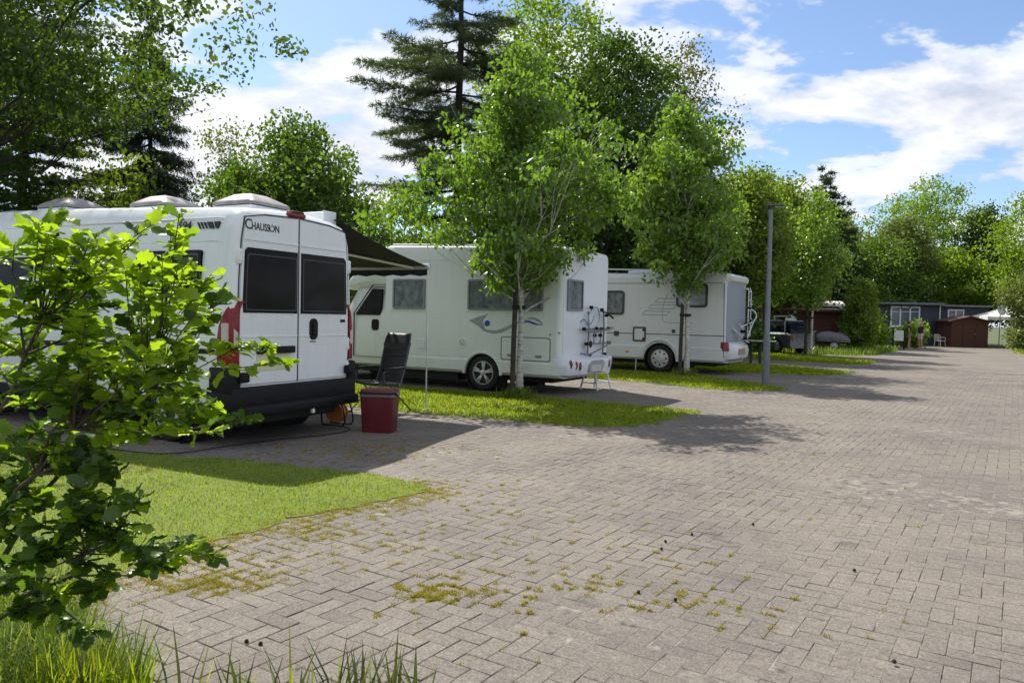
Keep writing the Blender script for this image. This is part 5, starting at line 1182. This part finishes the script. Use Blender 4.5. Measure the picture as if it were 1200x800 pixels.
def build_oak_shrub():
    rg = np.random.default_rng(77)
    tips = [(-1.57, 2.42, 1.69), (-1.43, 2.32, 1.75), (-1.52, 2.53, 1.66), (-1.33, 2.36, 1.73), (-1.44, 2.3, 1.58), (-1.44, 2.53, 1.62), (-1.53, 2.89, 1.69), (-1.44, 2.81, 1.6), (-1.4, 2.79, 1.74), (-1.12, 2.41, 1.77), (-1.17, 2.63, 1.76), (-1.06, 2.44, 1.8), (-1.15, 2.37, 1.61), (-1.06, 2.32, 1.66), (-1.41, 2.4, 1.8), (-1.17, 2.9, 1.58), (-1.11, 2.83, 1.63), (-1.08, 2.81, 1.56), (-1.25, 2.81, 1.45), (-0.98, 2.39, 1.5), (-1.06, 2.47, 1.39), (-1.3, 2.69, 1.43), (-1.44, 2.76, 1.51), (-1.58, 2.85, 1.48), (-1.75, 2.87, 1.47), (-1.52, 2.31, 1.49), (-1.61, 2.67, 1.56), (-1.29, 2.72, 1.55), (-1.42, 2.6, 1.38), (-1.19, 2.37, 1.37), (-0.96, 2.75, 1.38), (-0.86, 2.75, 1.38), (-1.32, 2.9, 1.25), (-1.43, 2.86, 1.25), (-1.43, 2.63, 1.29), (-1.01, 2.46, 1.3), (-1.73, 2.89, 1.29), (-1.72, 2.65, 1.35), (-1.2, 2.87, 1.2), (-1.1, 2.84, 1.14), (-0.9, 2.61, 1.13), (-1.11, 2.54, 1.16), (-1.27, 2.67, 1.15), (-1.33, 2.55, 1.19), (-1.37, 2.36, 1.2), (-1.56, 2.46, 1.19), (-1.85, 2.82, 1.24), (-0.91, 2.28, 1.15), (-1.05, 2.28, 1.13), (-1.73, 2.69, 1.0), (-1.46, 2.45, 1.02), (-1.43, 2.62, 1.03), (-1.29, 2.58, 1.06), (-1.4, 2.49, 0.96), (-1.84, 2.95, 0.77), (-1.38, 2.39, 0.88), (-1.61, 2.48, 0.77), (-1.51, 2.51, 0.71), (-1.36, 2.5, 0.83), (-1.76, 2.77, 0.87), (-1.47, 2.62, 0.62), (-1.25, 2.44, 0.74), (-1.17, 2.49, 0.72), (-1.29, 2.65, 0.73), (-1.02, 2.53, 0.69), (-0.98, 2.58, 0.66), (-1.41, 2.68, 0.51), (-1.7, 2.78, 0.46), (-1.81, 2.78, 0.49), (-1.45, 2.52, 0.77), (-1.2, 2.71, 0.62), (-1.67, 2.54, 0.84), (-1.78, 2.91, 1.04), (-1.54, 2.68, 1.08), (-1.62, 2.52, 0.5), (-1.52, 2.58, 0.51), (-1.3, 2.35, 0.95), (-1.34, 2.52, 0.98), (-1.76, 2.92, 1.42), (-1.41, 2.48, 1.36), (-1.41, 2.26, 1.28), (-1.19, 2.28, 1.44), (-1.05, 2.37, 1.35), (-1.31, 2.8, 1.35), (-1.39, 2.5, 1.23), (-1.23, 2.45, 1.23)]
    tips += [(-2.0 - .5 * rg.random(), 2.3 + .9 * rg.random(), .6 + 1.2 * rg.random()) for _ in range(34)]      # the side of the shrub outside the frame
    extra = [tuple(np.array(t_) + rg.normal(0, .07, 3) - np.array([.02, 0, .03])) for t_ in tips[:86] for _ in range(2) if rg.random() < (.75 if t_[2] > 1.52 else .42 if t_[2] > 1.1 else .5) * (1 if t_[0] < -.98 else .3)]
    extra += [(rg.uniform(-1.95, -1.25), rg.uniform(2.4, 3.0), rg.uniform(.35, 1.05)) for _ in range(22)]
    tips += extra
    base = np.array([-2.1, 2.75, 0.0]); T = empty('oak_shrub', tuple(base), 0, 'young oak shrub with bright lobed leaves in front of the van', 'shrub')
    m = MB(); nodes = []
    for e, r in (((-1.62, 2.62, 1.45), .018), ((-1.42, 2.5, 1.15), .017), ((-1.35, 2.6, .72), .014), ((-2.05, 2.8, 1.6), .018), ((-1.3, 2.75, 1.25), .015), ((-2.3, 2.6, 1.3), .014), ((-1.75, 2.5, .7), .012)):
        e = np.array(e) - base; k = 10; pts = []
        for i in range(k + 1):
            f = i / k; p = e * np.array([f ** 1.2, f ** 1.1, f ** .85]) + rg.normal(0, .018, 3) * (i > 0); pts.append(p); nodes.append((p, r * (1 - .75 * f)))
        m.tube([tuple(p) for p in pts], [r * (1 - .75 * i / k) for i in range(k + 1)], 8)
    leaves = []
    np_nodes = np.array([n[0] for n in nodes])
    for tpt in tips:
        c = np.array(tpt) - base; dd = np.linalg.norm(np_nodes - c, axis=1) + .8 * np.maximum(0, np_nodes[:, 2] - c[2] + .04); i = int(np.argmin(dd + rg.random(len(dd)) * .06))
        s0, r0 = nodes[i]; mid = s0 * .5 + c * .5 + rg.normal(0, .03, 3); pts = [s0, s0 * .75 + mid * .25, mid, c]; r0 = min(r0, .006)
        m.tube([tuple(p) for p in pts], [r0, r0 * .8, r0 * .6, .0016], 6, False)
        dv = c - mid; dv /= np.linalg.norm(dv) + 1e-9
        young = rg.random() < (.93 if c[2] > 1.25 else .62 if c[2] > .98 else .12)
        n = rg.integers(15, 25)
        for j in range(n):
            f = rg.random() ** .6; p = mid * (1 - f) + c * f; a = rg.uniform(0, 2 * math.pi)
            d = dv * rg.uniform(.1, .9) + np.array([math.cos(a), math.sin(a), rg.normal(.12, .35)]) ; d /= np.linalg.norm(d)
            up = np.array([0, 0, 1.0]) + rg.normal(0, .45, 3); y_ = np.cross(up, d); y_ /= np.linalg.norm(y_); z_ = np.cross(d, y_)
            sz = (.034 + .062 * rg.random() ** 1.3) * (1 if f < .9 else .8)
            leaves.append((p, d, y_, z_, sz, young if rg.random() < .85 else not young))
    m.build('stem', BARK, T, 50)
    # the 300 that show largest in the frame are leaves of their own
    def score(l):
        w = l[0] + base; return (l[4] / w[1] if abs(w[0]) < .67 * w[1] else 0) * (1 + .6 * (1 if l[5] else 0)) * abs(l[3][1] * .8 + .2)
    leaves.sort(key=score, reverse=True)
    ym = [oak_leaf_mesh(LF_YOUNG, i) for i in range(4)]; om = [oak_leaf_mesh(LF_OLD, 10 + i) for i in range(4)]
    def mtx(l): p, d, y_, z_, s, _ = l; return Matrix(((d[0] * s, y_[0] * s, z_[0] * s, p[0]), (d[1] * s, y_[1] * s, z_[1] * s, p[1]), (d[2] * s, y_[2] * s, z_[2] * s, p[2]), (0, 0, 0, 1)))
    for i, l in enumerate(leaves[:300]):
        o = bpy.data.objects.new('leaf', (ym if l[5] else om)[i % 4]); C.objects.link(o); o.parent = T; o.matrix_local = mtx(l)
    for flag, meshes, lm, nm in ((True, ym, LF_YOUNG, 'young_foliage'), (False, om, LF_OLD, 'old_foliage')):
        sel = [l for l in leaves[300:] if l[5] == flag]; tv = [np.array([v.co[:] for v in me.vertices]) for me in meshes]; tf = np.array([p.vertices[:] for p in meshes[0].polygons])
        Vs, Fs, R_ = [], [], []; b = 0
        for i, l in enumerate(sel):
            v = tv[i % 4]; Mx = np.array([l[1], l[2], l[3]]) * l[4]; Vs.append(v @ Mx + l[0]); Fs.append(tf + b); b += len(v); R_.append(np.full(len(tf), rg.random()))
        o = mesh_np(nm, np.concatenate(Vs), np.concatenate(Fs), lm, T, np.concatenate(R_), True); tag(o, kind='stuff')
build_oak_shrub()
# ------------------------------------------------------------------ lamp post and things in the distance
GALV = mat('galvanised_steel', (.17, .18, .20), .5, metal=.35, var=.1, scale=8)
def build_lamp():
    T = empty('lamp_post', (5.99, 18.06, 0), 0, 'grey steel lamp post at the edge of the road', 'lamp post')
    m = MB(); m.tube([(0, 0, -.1), (0, 0, 1.05), (0, 0, 1.10), (.0, 0, 1.14), (.0, 0, 4.15)], [.082, .08, .078, .062, .048], 16); m.build('pole', GALV, T, 40)
    m = MB(); m.prism(rrect(-.035, .035, .45, .80, .01), -.088, -.096, 'y', .002); m.build('service_door', GALV, T)
    m = MB(); m.lathe([(.060, 4.12), (.064, 4.13), (.064, 4.20), (.045, 4.22), (.0005, 4.22)], 14, None, False); H = m.build('lamp_head', FRAMEB, T, 40)
    m = MB(); m.box(-.05, .33, -.07, .07, 4.20, 4.245, .018, Matrix.Translation((0, 0, -.02)) @ Matrix.Rotation(rad(-.6), 4, 'Y')); m.build('lantern', FRAMEB, H, 40)
    m = MB(); m.box(.08, .30, -.05, .05, 4.172, 4.18); m.build('lens', mat('lamp_lens', (.6, .6, .58), .3), H)
build_lamp()
# green post with a plank table top
T = empty('picnic_table', (8.45, 26.5, 0), rad(-25), 'weathered plank table on green posts behind the lamp post', 'table')
PLK = mat('weathered_plank', (.36, .35, .33), .8, var=.2, scale=12); GRP = mat('green_post_paint', (.02, .04, .03), .6)
for i in range(4):
    m = MB(); m.box(-.62, .62, -.3 + i * .155, -.3 + i * .155 + .14, .80, .835, .006); m.build('plank', PLK, T)
for x in (-.18, .12):
    m = MB(); m.box(x - .045, x + .045, -.05, .05, -.05, .80, .01); m.build('leg', GRP, T)
m = MB(); m.box(-.3, .25, -.28, .28, .765, .80, .005); m.build('bearer', GRP, T)

# parked car (a small grey van) between the trees
def build_car():
    T = empty('parked_car', (12.75, 38.2, 0), rad(-62), 'dark blue-grey car parked between shrubs beyond the ladder motorhome', 'car')
    CARP = mat('blue_grey_paint', (.10, .125, .16), .3, metal=.3, coat=.6)
    hb = [(.62, .25), (.84, .32), (.87, .6), (.86, .9), (.80, .98), (.3, 1.0)]
    sec = [ring_from(hb, x, ys, lambda z, k=k: .25 + (z - .25) * k) for x, ys, k in ((2.05, .86, .72), (2.1, .92, .9), (1.9, .98, 1), (1, 1, 1), (-1, 1, 1), (-1.8, .96, .94), (-2.15, .85, .75), (-2.2, .8, .55))]
    b = loft(sec).build('body', CARP, T, 32)
    cut(b, [arch_cutter(x, y, .37, .3, .31) for x in (1.3, -1.35) for y in (-.88, .88)])
    hg = [(.80, .97), (.74, 1.3), (.66, 1.52), (.3, 1.56)]
    sg = [ring_from(hg, x, ys, lambda z, k=k: .97 + (z - .97) * k) for x, ys, k in ((1.98, .96, .05), (1.75, .95, .92), (1.3, .97, 1), (-.1, .97, 1), (-.6, .95, .85), (-1.25, .92, .05))]
    loft(sg).build('cabin', BLACKGL, T, 32)
    m = MB(); m.box(-.35, 1.62, -.60, .60, 1.515, 1.565, .03); R = m.build('roof', CARP, T, 40)
    for x in (1.65, .55, -.45):
        for s in (-1, 1):
            m = MB(); m.tube([(x + (.12 if x > 1 else -.1 if x < 0 else 0), s * .79, .97), (x, s * .66, 1.53)], .035, 6); m.build('pillar', CARP, R)
    for x in (1.3, -1.35):
        for s in (-1, 1): make_wheel(T, x, s * .86, .31, 'hub', .19)
    for s in (-1, 1):
        m = MB(); m.box(2.0, 2.09, s * .70 - .1, s * .70 + .1, .62, .88, .02); m.build('tail_light', REDL, T)
        m = MB(); m.box(-2.16, -2.02, s * .62 - .14, s * .62 + .14, .62, .76, .02); m.build('headlight', CLEARL, T)
        m = MB(); m.box(-.95, -.82, s * .95 - .09, s * .95 + .09, .98, 1.10, .02); m.build('wing_mirror', CARP, T)
    for x0, x1 in ((-.55, .5), (.52, 1.35)):
        for s in (-1, 1):
            m = MB(); m.ring(rrect(x0, x1, .38, .95, .04), rrect(x0 + .01, x1 - .01, .39, .94, .035), s * .855, s * .874); d = m.build('door', SEAM, T)
            m = MB(); m.box(x1 - .22, x1 - .08, min(s * .86, s * .90), max(s * .86, s * .90), .82, .855, .006); m.build('door_handle', CARP, d)
build_car()

# cabins and sheds
def planks(parent, x0, x1, z0, zf, y, w, m_, horizontal=False, name='board'):
    """cladding boards proud of a wall core; zf(x) gives the top"""
    x = x0
    while x < x1 - .02:
        e = min(x + w, x1); b = MB(); zt = min(zf(x), zf(e)); b.box(x + .008, e - .008, y - .03, y, z0, zt, .006); b.build(name, m_, parent); x = e
def build_red_cabin():
    T = empty('cabin', (16.0, 43.2, 0), rad(-16), 'dark red wooden cabin with pale corrugated roof', 'cabin')
    RW = mat('dark_red_wood', (.075, .02, .017), .8, var=.2, scale=10); CR = mat('pale_sheet_roof', (.50, .49, .45), .6, var=.1, scale=3, dirt=.4, dirtcol=(.25, .27, .2))
    m = MB(); m.box(-3.2, 2.2, 0, 3.0, 0, 2.25); m.build('wall', RW, T)
    x = -3.2
    while x < 2.19:
        for k, z in enumerate(np.arange(.05, 2.2, .215)):
            m = MB(); m.box(x, x + .9 - .01, -.03, -.001, z, z + .20, .005); m.build('board', RW, T)
        x += .9
    for k in range(20):
        x = -3.5 + k * .31; m = MB(); vs = []
        n = 8
        for j in range(n + 1):
            u = j / n; xx = x + u * .31; zz = .018 * math.sin(u * 4 * math.pi)
            vs += [(xx, -.45, 2.22 + zz), (xx, 3.3, 2.78 + zz)]
        m.add(vs, [(2 * j, 2 * j + 2, 2 * j + 3, 2 * j + 1) for j in range(n)]); m.build('roof_sheet', CR, T, 60)
    m = MB(); m.box(-3.5, 2.7, -.46, -.42, 2.09, 2.2, .01); m.build('fascia', RW, T)
    m = MB(); m.box(.9, 1.6, 1.4, 2.1, 2.3, 3.05, .03); m.build('roof_box', WTUBE, T)
    m = MB(); m.ring(rrect(-1.25, -.2, .75, 1.85, .02), rrect(-1.17, -.28, .83, 1.77, .015), -.05, -.09); w = m.build('window', WTUBE, T)
    m = MB(); m.box(-1.17, -.28, -.06, -.045, .83, 1.77); m.build('pane', BLACKGL, w)
    m = MB(); m.lathe([(.0005, .06), (.2, .05), (.34, 0), (.34, -.012), (.2, .035), (.0005, .045)], 20, Matrix.Translation((-.35, -.45, 1.55)) @ Matrix.Rotation(rad(75), 4, 'X') @ Matrix.Rotation(rad(20), 4, 'Y'), False); dsh = m.build('dish', WTUBE, T, 60)
    m = MB(); m.tube([(-.35, -.03, 1.4), (-.35, -.40, 1.52)], .02, 6); m.build('dish_arm', TUBE, dsh)
build_red_cabin()
T = empty('storage_box', (15.0, 40.3, 0), rad(-14), 'pale grey-green garden storage box beside the dark red cabin', 'storage box')
SGR = mat('grey_green_wood', (.20, .24, .22), .75, var=.12, scale=8)
for k in range(9):
    m = MB(); m.box(-.82 + k * .182, -.82 + k * .182 + .174, -.01, .62, 0.04, .98, .008); m.build('board', SGR, T)
m = MB(); m.box(-.88, .88, -.06, .68, .98, 1.05, .015); m.build('lid', SGR, T)
m = MB(); m.prism(rrect(-.16, .26, .22, .72, .02), -.012, -.035, 'y', .004); m.build('flap', WTUBE, T)
T = empty('trailer', (16.9, 40.6, 0), rad(-20), 'small trailer under a pale tarpaulin in front of the dark red cabin', 'trailer')
m = MB(); m.box(-.8, .8, -.45, .45, .42, .62, .02); m.build('bed', BLACKP, T)
rings = [[(p[0] * k + .04 * math.sin(p[1] * 7 + z * 9), p[1] * k, z + .03 * math.sin(p[0] * 5)) for p in rrect(-.86, .86, -.5, .5, .12)] for z, k in ((.50, 1.0), (.66, 1.01), (.82, .92), (.98, .6), (1.02, .2))]
loft(rings).build('tarpaulin', mat('pale_tarpaulin', (.09, .085, .095), .45, var=.2, scale=5), T, 60)
for s in (-1, 1): make_wheel(T, .1, s * .55, .28, 'hub', .15)
m = MB(); m.tube([(-.8, .3, .45), (-1.5, 0, .42), (-.8, -.3, .45)], .03, 6); m.tube([(-1.5, 0, .42), (-1.5, 0, .0)], .02, 6); m.build('drawbar', TUBE, T)

def build_grey_cabin():
    T = empty('cabin', (30.4, 56.0, 0), rad(-3), 'dark blue-grey flat-roofed cabin with white framed windows', 'cabin')
    GW = mat('blue_grey_boards', (.052, .062, .082), .7, var=.12, scale=6); RF = mat('roof_felt', (.09, .085, .085), .85, var=.15, scale=4); WF = mat('white_paint', (.72, .73, .74), .5, var=.03)
    for x0, x1, zt, y0 in ((-3.7, .5, 2.88, 0), (.5, 4.3, 2.80, .5)):
        m = MB(); m.box(x0 + .03, x1 - .03, y0, y0 + 4, 0, zt); m.build('wall', GW, T)
        x = x0
        while x < x1 - .05:
            m = MB(); m.box(x + .006, min(x + .195, x1), y0 - .025, y0 - .001, .02, zt, .004); m.build('board', GW, T); x += .2
    m = MB(); m.box(-4.0, .8, -.45, 4.4, 2.90, 3.08, .02); m.build('roof', RF, T, 40)
    m = MB(); m.box(.82, 4.5, .15, 4.8, 2.82, 2.98, .02); m.build('roof', RF, T, 40)
    m = MB(); m.box(-4.02, .82, -.5, -.452, 2.93, 3.06, .008); m.build('gutter', GALV, T)
    m = MB(); m.box(.84, 4.52, .10, .148, 2.86, 2.97, .008); m.build('gutter', GALV, T)
    m = MB(); m.tube([(.66, -.08, 2.9), (.66, -.08, .1)], .05, 8); m.build('drain_pipe', WF, T)
    m = MB(); m.box(-.8, -.5, 1, 1.3, 3.08, 3.3, .02); m.tube([(-1.4, 1.2, 3.06), (-1.4, 1.2, 3.45)], .05, 8); m.build('roof_vent', GALV, T)
    def win(x0, x1, z0, z1, y, bars):
        f = MB(); f.ring(rrect(x0, x1, z0, z1, .01, 1), rrect(x0 + .10, x1 - .10, z0 + .10, z1 - .10, .008, 1), y, y - .09); w = f.build('window', WF, T)
        p = MB(); p.box(x0 + .10, x1 - .10, y - .035, y - .028, z0 + .10, z1 - .10); p.build('pane', glassmat('cabin_pane', (.12, .15, .19), 0, .06), w)
        for b in bars:
            q = MB(); q.box(b - .055, b + .055, y - .085, y - .03, z0 + .09, z1 - .09, .006); q.build('mullion', WF, w)
        q = MB(); q.box(x0 - .08, x1 + .08, y - .16, y - .025, z0 - .07, z0 - .005, .008); q.build('sill', WF, w)
        return w
    w = win(-2.85, -.75, 1.32, 2.80, -.027, (-2.15, -1.45))
    q = MB(); q.box(-2.76, -.85, -.10, -.04, 2.38, 2.43, .004); q.build('transom', WF, w)
    win(1.45, 2.62, 1.9, 2.66, .473, (2.03,))
build_grey_cabin()
def build_shed():
    T = empty('shed', (31.55, 53.0, 0), rad(-6), 'brown wooden garden shed with a low gable', 'shed')
    BW = mat('brown_wood', (.085, .03, .018), .8, var=.2, scale=9)
    zt = lambda x: 2.12 - .21 * abs(x)
    m = MB(); m.prism([(-1.2, 0), (1.2, 0), (1.2, 1.80), (0, 2.10), (-1.2, 1.80)], 0, 2.4, 'y'); m.build('wall', BW, T)
    for k in range(9):
        z = .06 + k * .2; xw = 1.2
        m = MB(); m.box(-xw, xw, -.03, -.001, z, min(z + .188, 1.85), .005); m.build('board', BW, T)
    for s in (-1, 1):
        m = MB(); vs = [(0, -.2, 2.16), (s * 1.40, -.2, 1.80), (s * 1.40, 2.6, 1.80), (0, 2.6, 2.16)]; vs += [(a, b, c - .05) for a, b, c in vs]
        m.add(vs, [(0, 1, 2, 3), (7, 6, 5, 4), (0, 4, 5, 1), (1, 5, 6, 2), (2, 6, 7, 3), (3, 7, 4, 0)]); m.build('roof', mat('brown_felt', (.075, .045, .035), .8, var=.2), T)
    m = MB(); m.ring(rrect(-.45, .45, .06, 1.72, .01, 1), rrect(-.39, .39, .12, 1.66, .01, 1), -.028, -.055); d = m.build('door', BW, T)
    m = MB(); m.box(.28, .34, -.09, -.05, .85, 1.0, .01); m.build('door_handle', GALV, d)
build_shed()
T = empty('party_tent', (35.0, 54.5, 0), rad(-8), 'white party tent with a pointed roof beside the brown shed', 'tent')
TW = mat('tent_fabric', (.72, .71, .68), .7, var=.06, scale=2)
m = MB(); ap = (0, 0, 2.95); cs = [(-1.9, -1.6, 2.15), (1.9, -1.6, 2.15), (1.9, 1.6, 2.15), (-1.9, 1.6, 2.15)]; lo = [(a, b, c - .22) for a, b, c in cs]
mid = [(a * .5, b * .5, 2.48) for a, b, c in cs]
m.add([ap] + mid + cs + lo, [(0, 1 + i, 1 + (i + 1) % 4) for i in range(4)] + [(1 + i, 5 + i, 5 + (i + 1) % 4, 1 + (i + 1) % 4) for i in range(4)] + [(5 + i, 9 + i, 9 + (i + 1) % 4, 5 + (i + 1) % 4) for i in range(4)]); m.build('roof', TW, T)
for a, b, c in cs:
    m = MB(); m.tube([(a, b, 0), (a, b, 2.16)], .035, 8); m.build('pole', WTUBE, T)
T = empty('satellite_dish', (33.35, 52.6, 0), rad(15), 'pale satellite dish on a mast beside the brown shed', 'satellite dish')
m = MB(); m.tube([(0, 0, 0), (0, 0, 2.55)], .03, 8); m.build('mast', GALV, T)
m = MB(); m.lathe([(.0005, -.07), (.2, -.05), (.36, 0), (.37, 0), (.2, -.07), (.0005, -.09)], 24, Matrix.Translation((0, -.1, 2.6)) @ Matrix.Rotation(rad(75), 4, 'X'), False); m.build('dish', mat('dish_grey', (.5, .5, .49), .5), T, 60)
m = MB(); m.tube([(0, -.1, 2.3), (0, -.45, 2.5)], .012, 6); m.box(-.03, .03, -.5, -.43, 2.47, 2.55, .01); m.build('feed_arm', GALV, T)
T = empty('notice_board', (22.65, 45.0, 0), rad(-12), 'small white notice board on two black posts', 'sign')
m = MB(); m.prism(rrect(-.26, .26, .52, 1.12, .02), 0, -.03, 'y', .004); m.build('panel', mat('notice_panel', (.6, .62, .58), .5, var=.05), T)
for x in (-.30, .30):
    m = MB(); m.box(x - .035, x + .035, -.035, .035, -.05, 1.16, .008); m.build('post', BLACKP, T)
T = empty('compost_bin', (21.2, 46.8, 0), rad(-10), 'low dark wooden bin beside the notice board', 'bin')
DK = mat('dark_bin_wood', (.03, .028, .027), .8, var=.2)
for k in range(5):
    m = MB(); m.box(-1.1, 1.1, -.3, .5, .02 + k * .2, .2 + k * .2, .01); m.build('board', DK, T)
m = MB(); m.box(-.35, .45, -.325, -.3, .62, .78, .006); m.build('name_strip', mat('strip_pale', (.4, .4, .36), .6), T)
T = empty('garden_chair', (29.3, 52.6, 0), rad(115), 'white plastic garden chair in front of the grey cabin', 'chair')
CHW = mat('weathered_white_plastic', (.42, .42, .41), .6)
m = MB(); m.box(-.23, .23, -.24, .22, .40, .435, .015); m.build('seat', CHW, T)
m = MB(); m.tube(spline([(-.22, .22, .42), (-.23, .28, .66), (-.15, .31, .82), (.15, .31, .82), (.23, .28, .66), (.22, .22, .42)], 4), .022, 6); B = m.build('backrest', CHW, T, 50)
for x in (-.13, -.045, .045, .13):
    m = MB(); m.box(x - .022, x + .022, .255, .275, .44, .80, .006); m.build('slat', CHW, B)
for x in (-.21, .21):
    for y in (-.21, .21):
        m = MB(); m.tube([(x, y, .40), (x * 1.15, y * 1.2, 0)], .022, 6); m.build('leg', CHW, T)
    m = MB(); m.tube(spline([(x * 1.1, -.22, .41), (x * 1.15, -.22, .6), (x * 1.15, -.1, .65), (x * 1.12, .27, .66)], 4), .02, 6); m.build('armrest', CHW, T)

# ---- two people ------------------------------------------------------------
SKIN = mat('skin', (.42, .24, .16), .55, var=.05); BLK = mat('black_cloth', (.02, .02, .024), .85); WHT = mat('white_cloth', (.55, .53, .5), .85); HAIRB = mat('brown_hair', (.06, .035, .02), .6); HAIRL = mat('fair_hair', (.30, .2, .1), .6); TAN = mat('tan_cloth', (.26, .17, .11), .85)
def build_person(loc, rz, label, pose, top, bottom, hair, hairlen, sc=1.0, bottom_z=.52):
    T = empty('person', (*loc, 0), rz, label, 'person')
    v, e, r, idx = [], [], [], {}
    def add(n, p, rr, par=None):
        idx[n] = len(v); v.append(tuple(c * sc for c in p)); r.append((rr[0] * sc, rr[1] * sc) if hasattr(rr, '__len__') else (rr * sc, rr * sc))
        if par: e.append((idx[par], idx[n]))
    add('pelvis', (0, 0, .93), (.15, .105)); add('belly', (0, -.01, 1.10), (.13, .10), 'pelvis'); add('chest', (0, 0, 1.30), (.155, .11), 'belly'); add('neck0', (0, .0, 1.44), (.065, .06), 'chest'); add('neck', (0, -.01, 1.49), .05, 'neck0')
    add('jaw', (0, -.03, 1.55), (.06, .07), 'neck'); add('head', (0, -.015, 1.63), (.075, .095), 'jaw'); add('crown', (0, 0, 1.70), (.055, .065), 'head')
    for s, n in ((-1, 'l'), (1, 'r')):
        k = pose['leg_' + n]; add('hip' + n, (s * .09, 0, .86), .09, 'pelvis'); add('knee' + n, (s * .10, k[0], .49), .058, 'hip' + n); add('calf' + n, (s * .10, k[0] * .6 + k[1] * .4 + .02, .33), .055, 'knee' + n); add('ankle' + n, (s * .105, k[1], .09), .038, 'calf' + n); add('heel' + n, (s * .105, k[1] + .03, .045), .038, 'ankle' + n); add('ball' + n, (s * .115, k[1] - .13, .035), (.042, .03), 'heel' + n); add('toe' + n, (s * .118, k[1] - .19, .028), (.034, .022), 'ball' + n)
        q = pose['arm_' + n]; add('sh' + n, (s * .18, .01, 1.39), .058, 'chest'); el = Vector((s * .18, .01, 1.39)) + Vector(q[0]) * .29; wr = el + Vector(q[1]) * .25
        add('el' + n, el, .042, 'sh' + n); add('wr' + n, wr, .028, 'el' + n); d = Vector(q[1]).normalized(); pm = wr + d * .06; add('palm' + n, pm, (.04, .02), 'wr' + n)
        sd_ = d.cross(Vector((0, 1, 0.01))).normalized()
        for j, (o, ln) in enumerate(((-.028, .065), (-.010, .075), (.010, .07), (.028, .055))):
            add('f%d%s' % (j, n), pm + sd_ * o + d * .035, .009, 'palm' + n); add('g%d%s' % (j, n), pm + sd_ * o + d * (.035 + ln * .5) + Vector((0, -.008, 0)), .008, 'f%d%s' % (j, n)); add('h%d%s' % (j, n), pm + sd_ * o + d * (.03 + ln) + Vector((0, -.02, 0)), .007, 'g%d%s' % (j, n))
        add('t0' + n, wr + d * .03 + sd_ * -.035 + Vector((0, -.012, 0)), .010, 'palm' + n); add('t1' + n, wr + d * .065 + sd_ * -.05 + Vector((0, -.02, 0)), .008, 't0' + n)
    me = bpy.data.meshes.new('body'); me.from_pydata(v, e, []); o = bpy.data.objects.new('body', me); C.objects.link(o)
    sk = o.modifiers.new('skin', 'SKIN'); sk.use_smooth_shade = True
    for i, rr in enumerate(r): me.skin_vertices[0].data[i].radius = rr
    me.skin_vertices[0].data[0].use_root = True
    ss = o.modifiers.new('sub', 'SUBSURF'); ss.levels = 2; ss.render_levels = 2
    bpy.context.view_layer.update(); dg = bpy.context.evaluated_depsgraph_get(); m2 = bpy.data.meshes.new_from_object(o.evaluated_get(dg)); bpy.data.objects.remove(o)
    m2.materials.clear()
    for mm in (SKIN, top, bottom): m2.materials.append(mm)
    for p in m2.polygons:
        z = p.center.z / sc; x = abs(p.center.x) / sc
        p.material_index = 1 if (.98 < z < 1.45 and (x < .20 or z > 1.28)) else 2 if (bottom_z < z <= .98 and x < .20) else 0
    B = link('body', m2, None, T)
    m = MB(); m.lathe([(.0005, .10), (.05, .092), (.085, .055), (.098, 0), (.094, -.05), (.06, -.075 - hairlen)], 16, Matrix.Translation((0, .022 * sc, 1.66 * sc)) @ Matrix.Diagonal((.86 * sc, 1.02 * sc, sc, 1)), False); m.build('hair', hair, T, 60)
    m = MB()
    for s in (-1, 1): m.lathe([(.0005, -.01), (.009, 0), (.0005, .01)], 8, Matrix.Translation((s * .03 * sc, -.098 * sc, 1.635 * sc)), False)
    m.build('eyes', BLK, T)
    m = MB(); m.lathe([(.0005, .02), (.008, .01), (.014, -.015), (.0005, -.02)], 8, Matrix.Translation((0, -.108 * sc, 1.605 * sc)), False)
    for s in (-1, 1): m.lathe([(.0005, -.03), (.012, -.02), (.016, .015), (.0005, .03)], 8, Matrix.Translation((s * .078 * sc, 0, 1.62 * sc)), False)
    m.build('nose_and_ears', SKIN, T, 60)
    m = MB(); m.box(-.022, .022, -.106, -.095, 1.566, 1.574, .002); m.build('mouth', mat('lips', (.3, .1, .08), .5), T)
build_person((24.95, 48.3), rad(60), 'person in a black top and tan shorts standing at the hedge', dict(leg_l=(-.04, .02), leg_r=(-.06, -.06), arm_l=((-.15, 0, -1), (-.05, -.5, -.86)), arm_r=((.15, -.1, -1), (.0, -.6, -.8))), BLK, TAN, HAIRB, .02, .98, .62)
build_person((25.1, 47.2), rad(-70), 'person with fair hair in a black shirt and white shorts', dict(leg_l=(-.02, .02), leg_r=(-.05, .0), arm_l=((-.2, 0, -.98), (.1, -.5, -.86)), arm_r=((.2, .05, -.98), (.05, -.3, -.95))), BLK, WHT, HAIRL, .05, .97, .66)
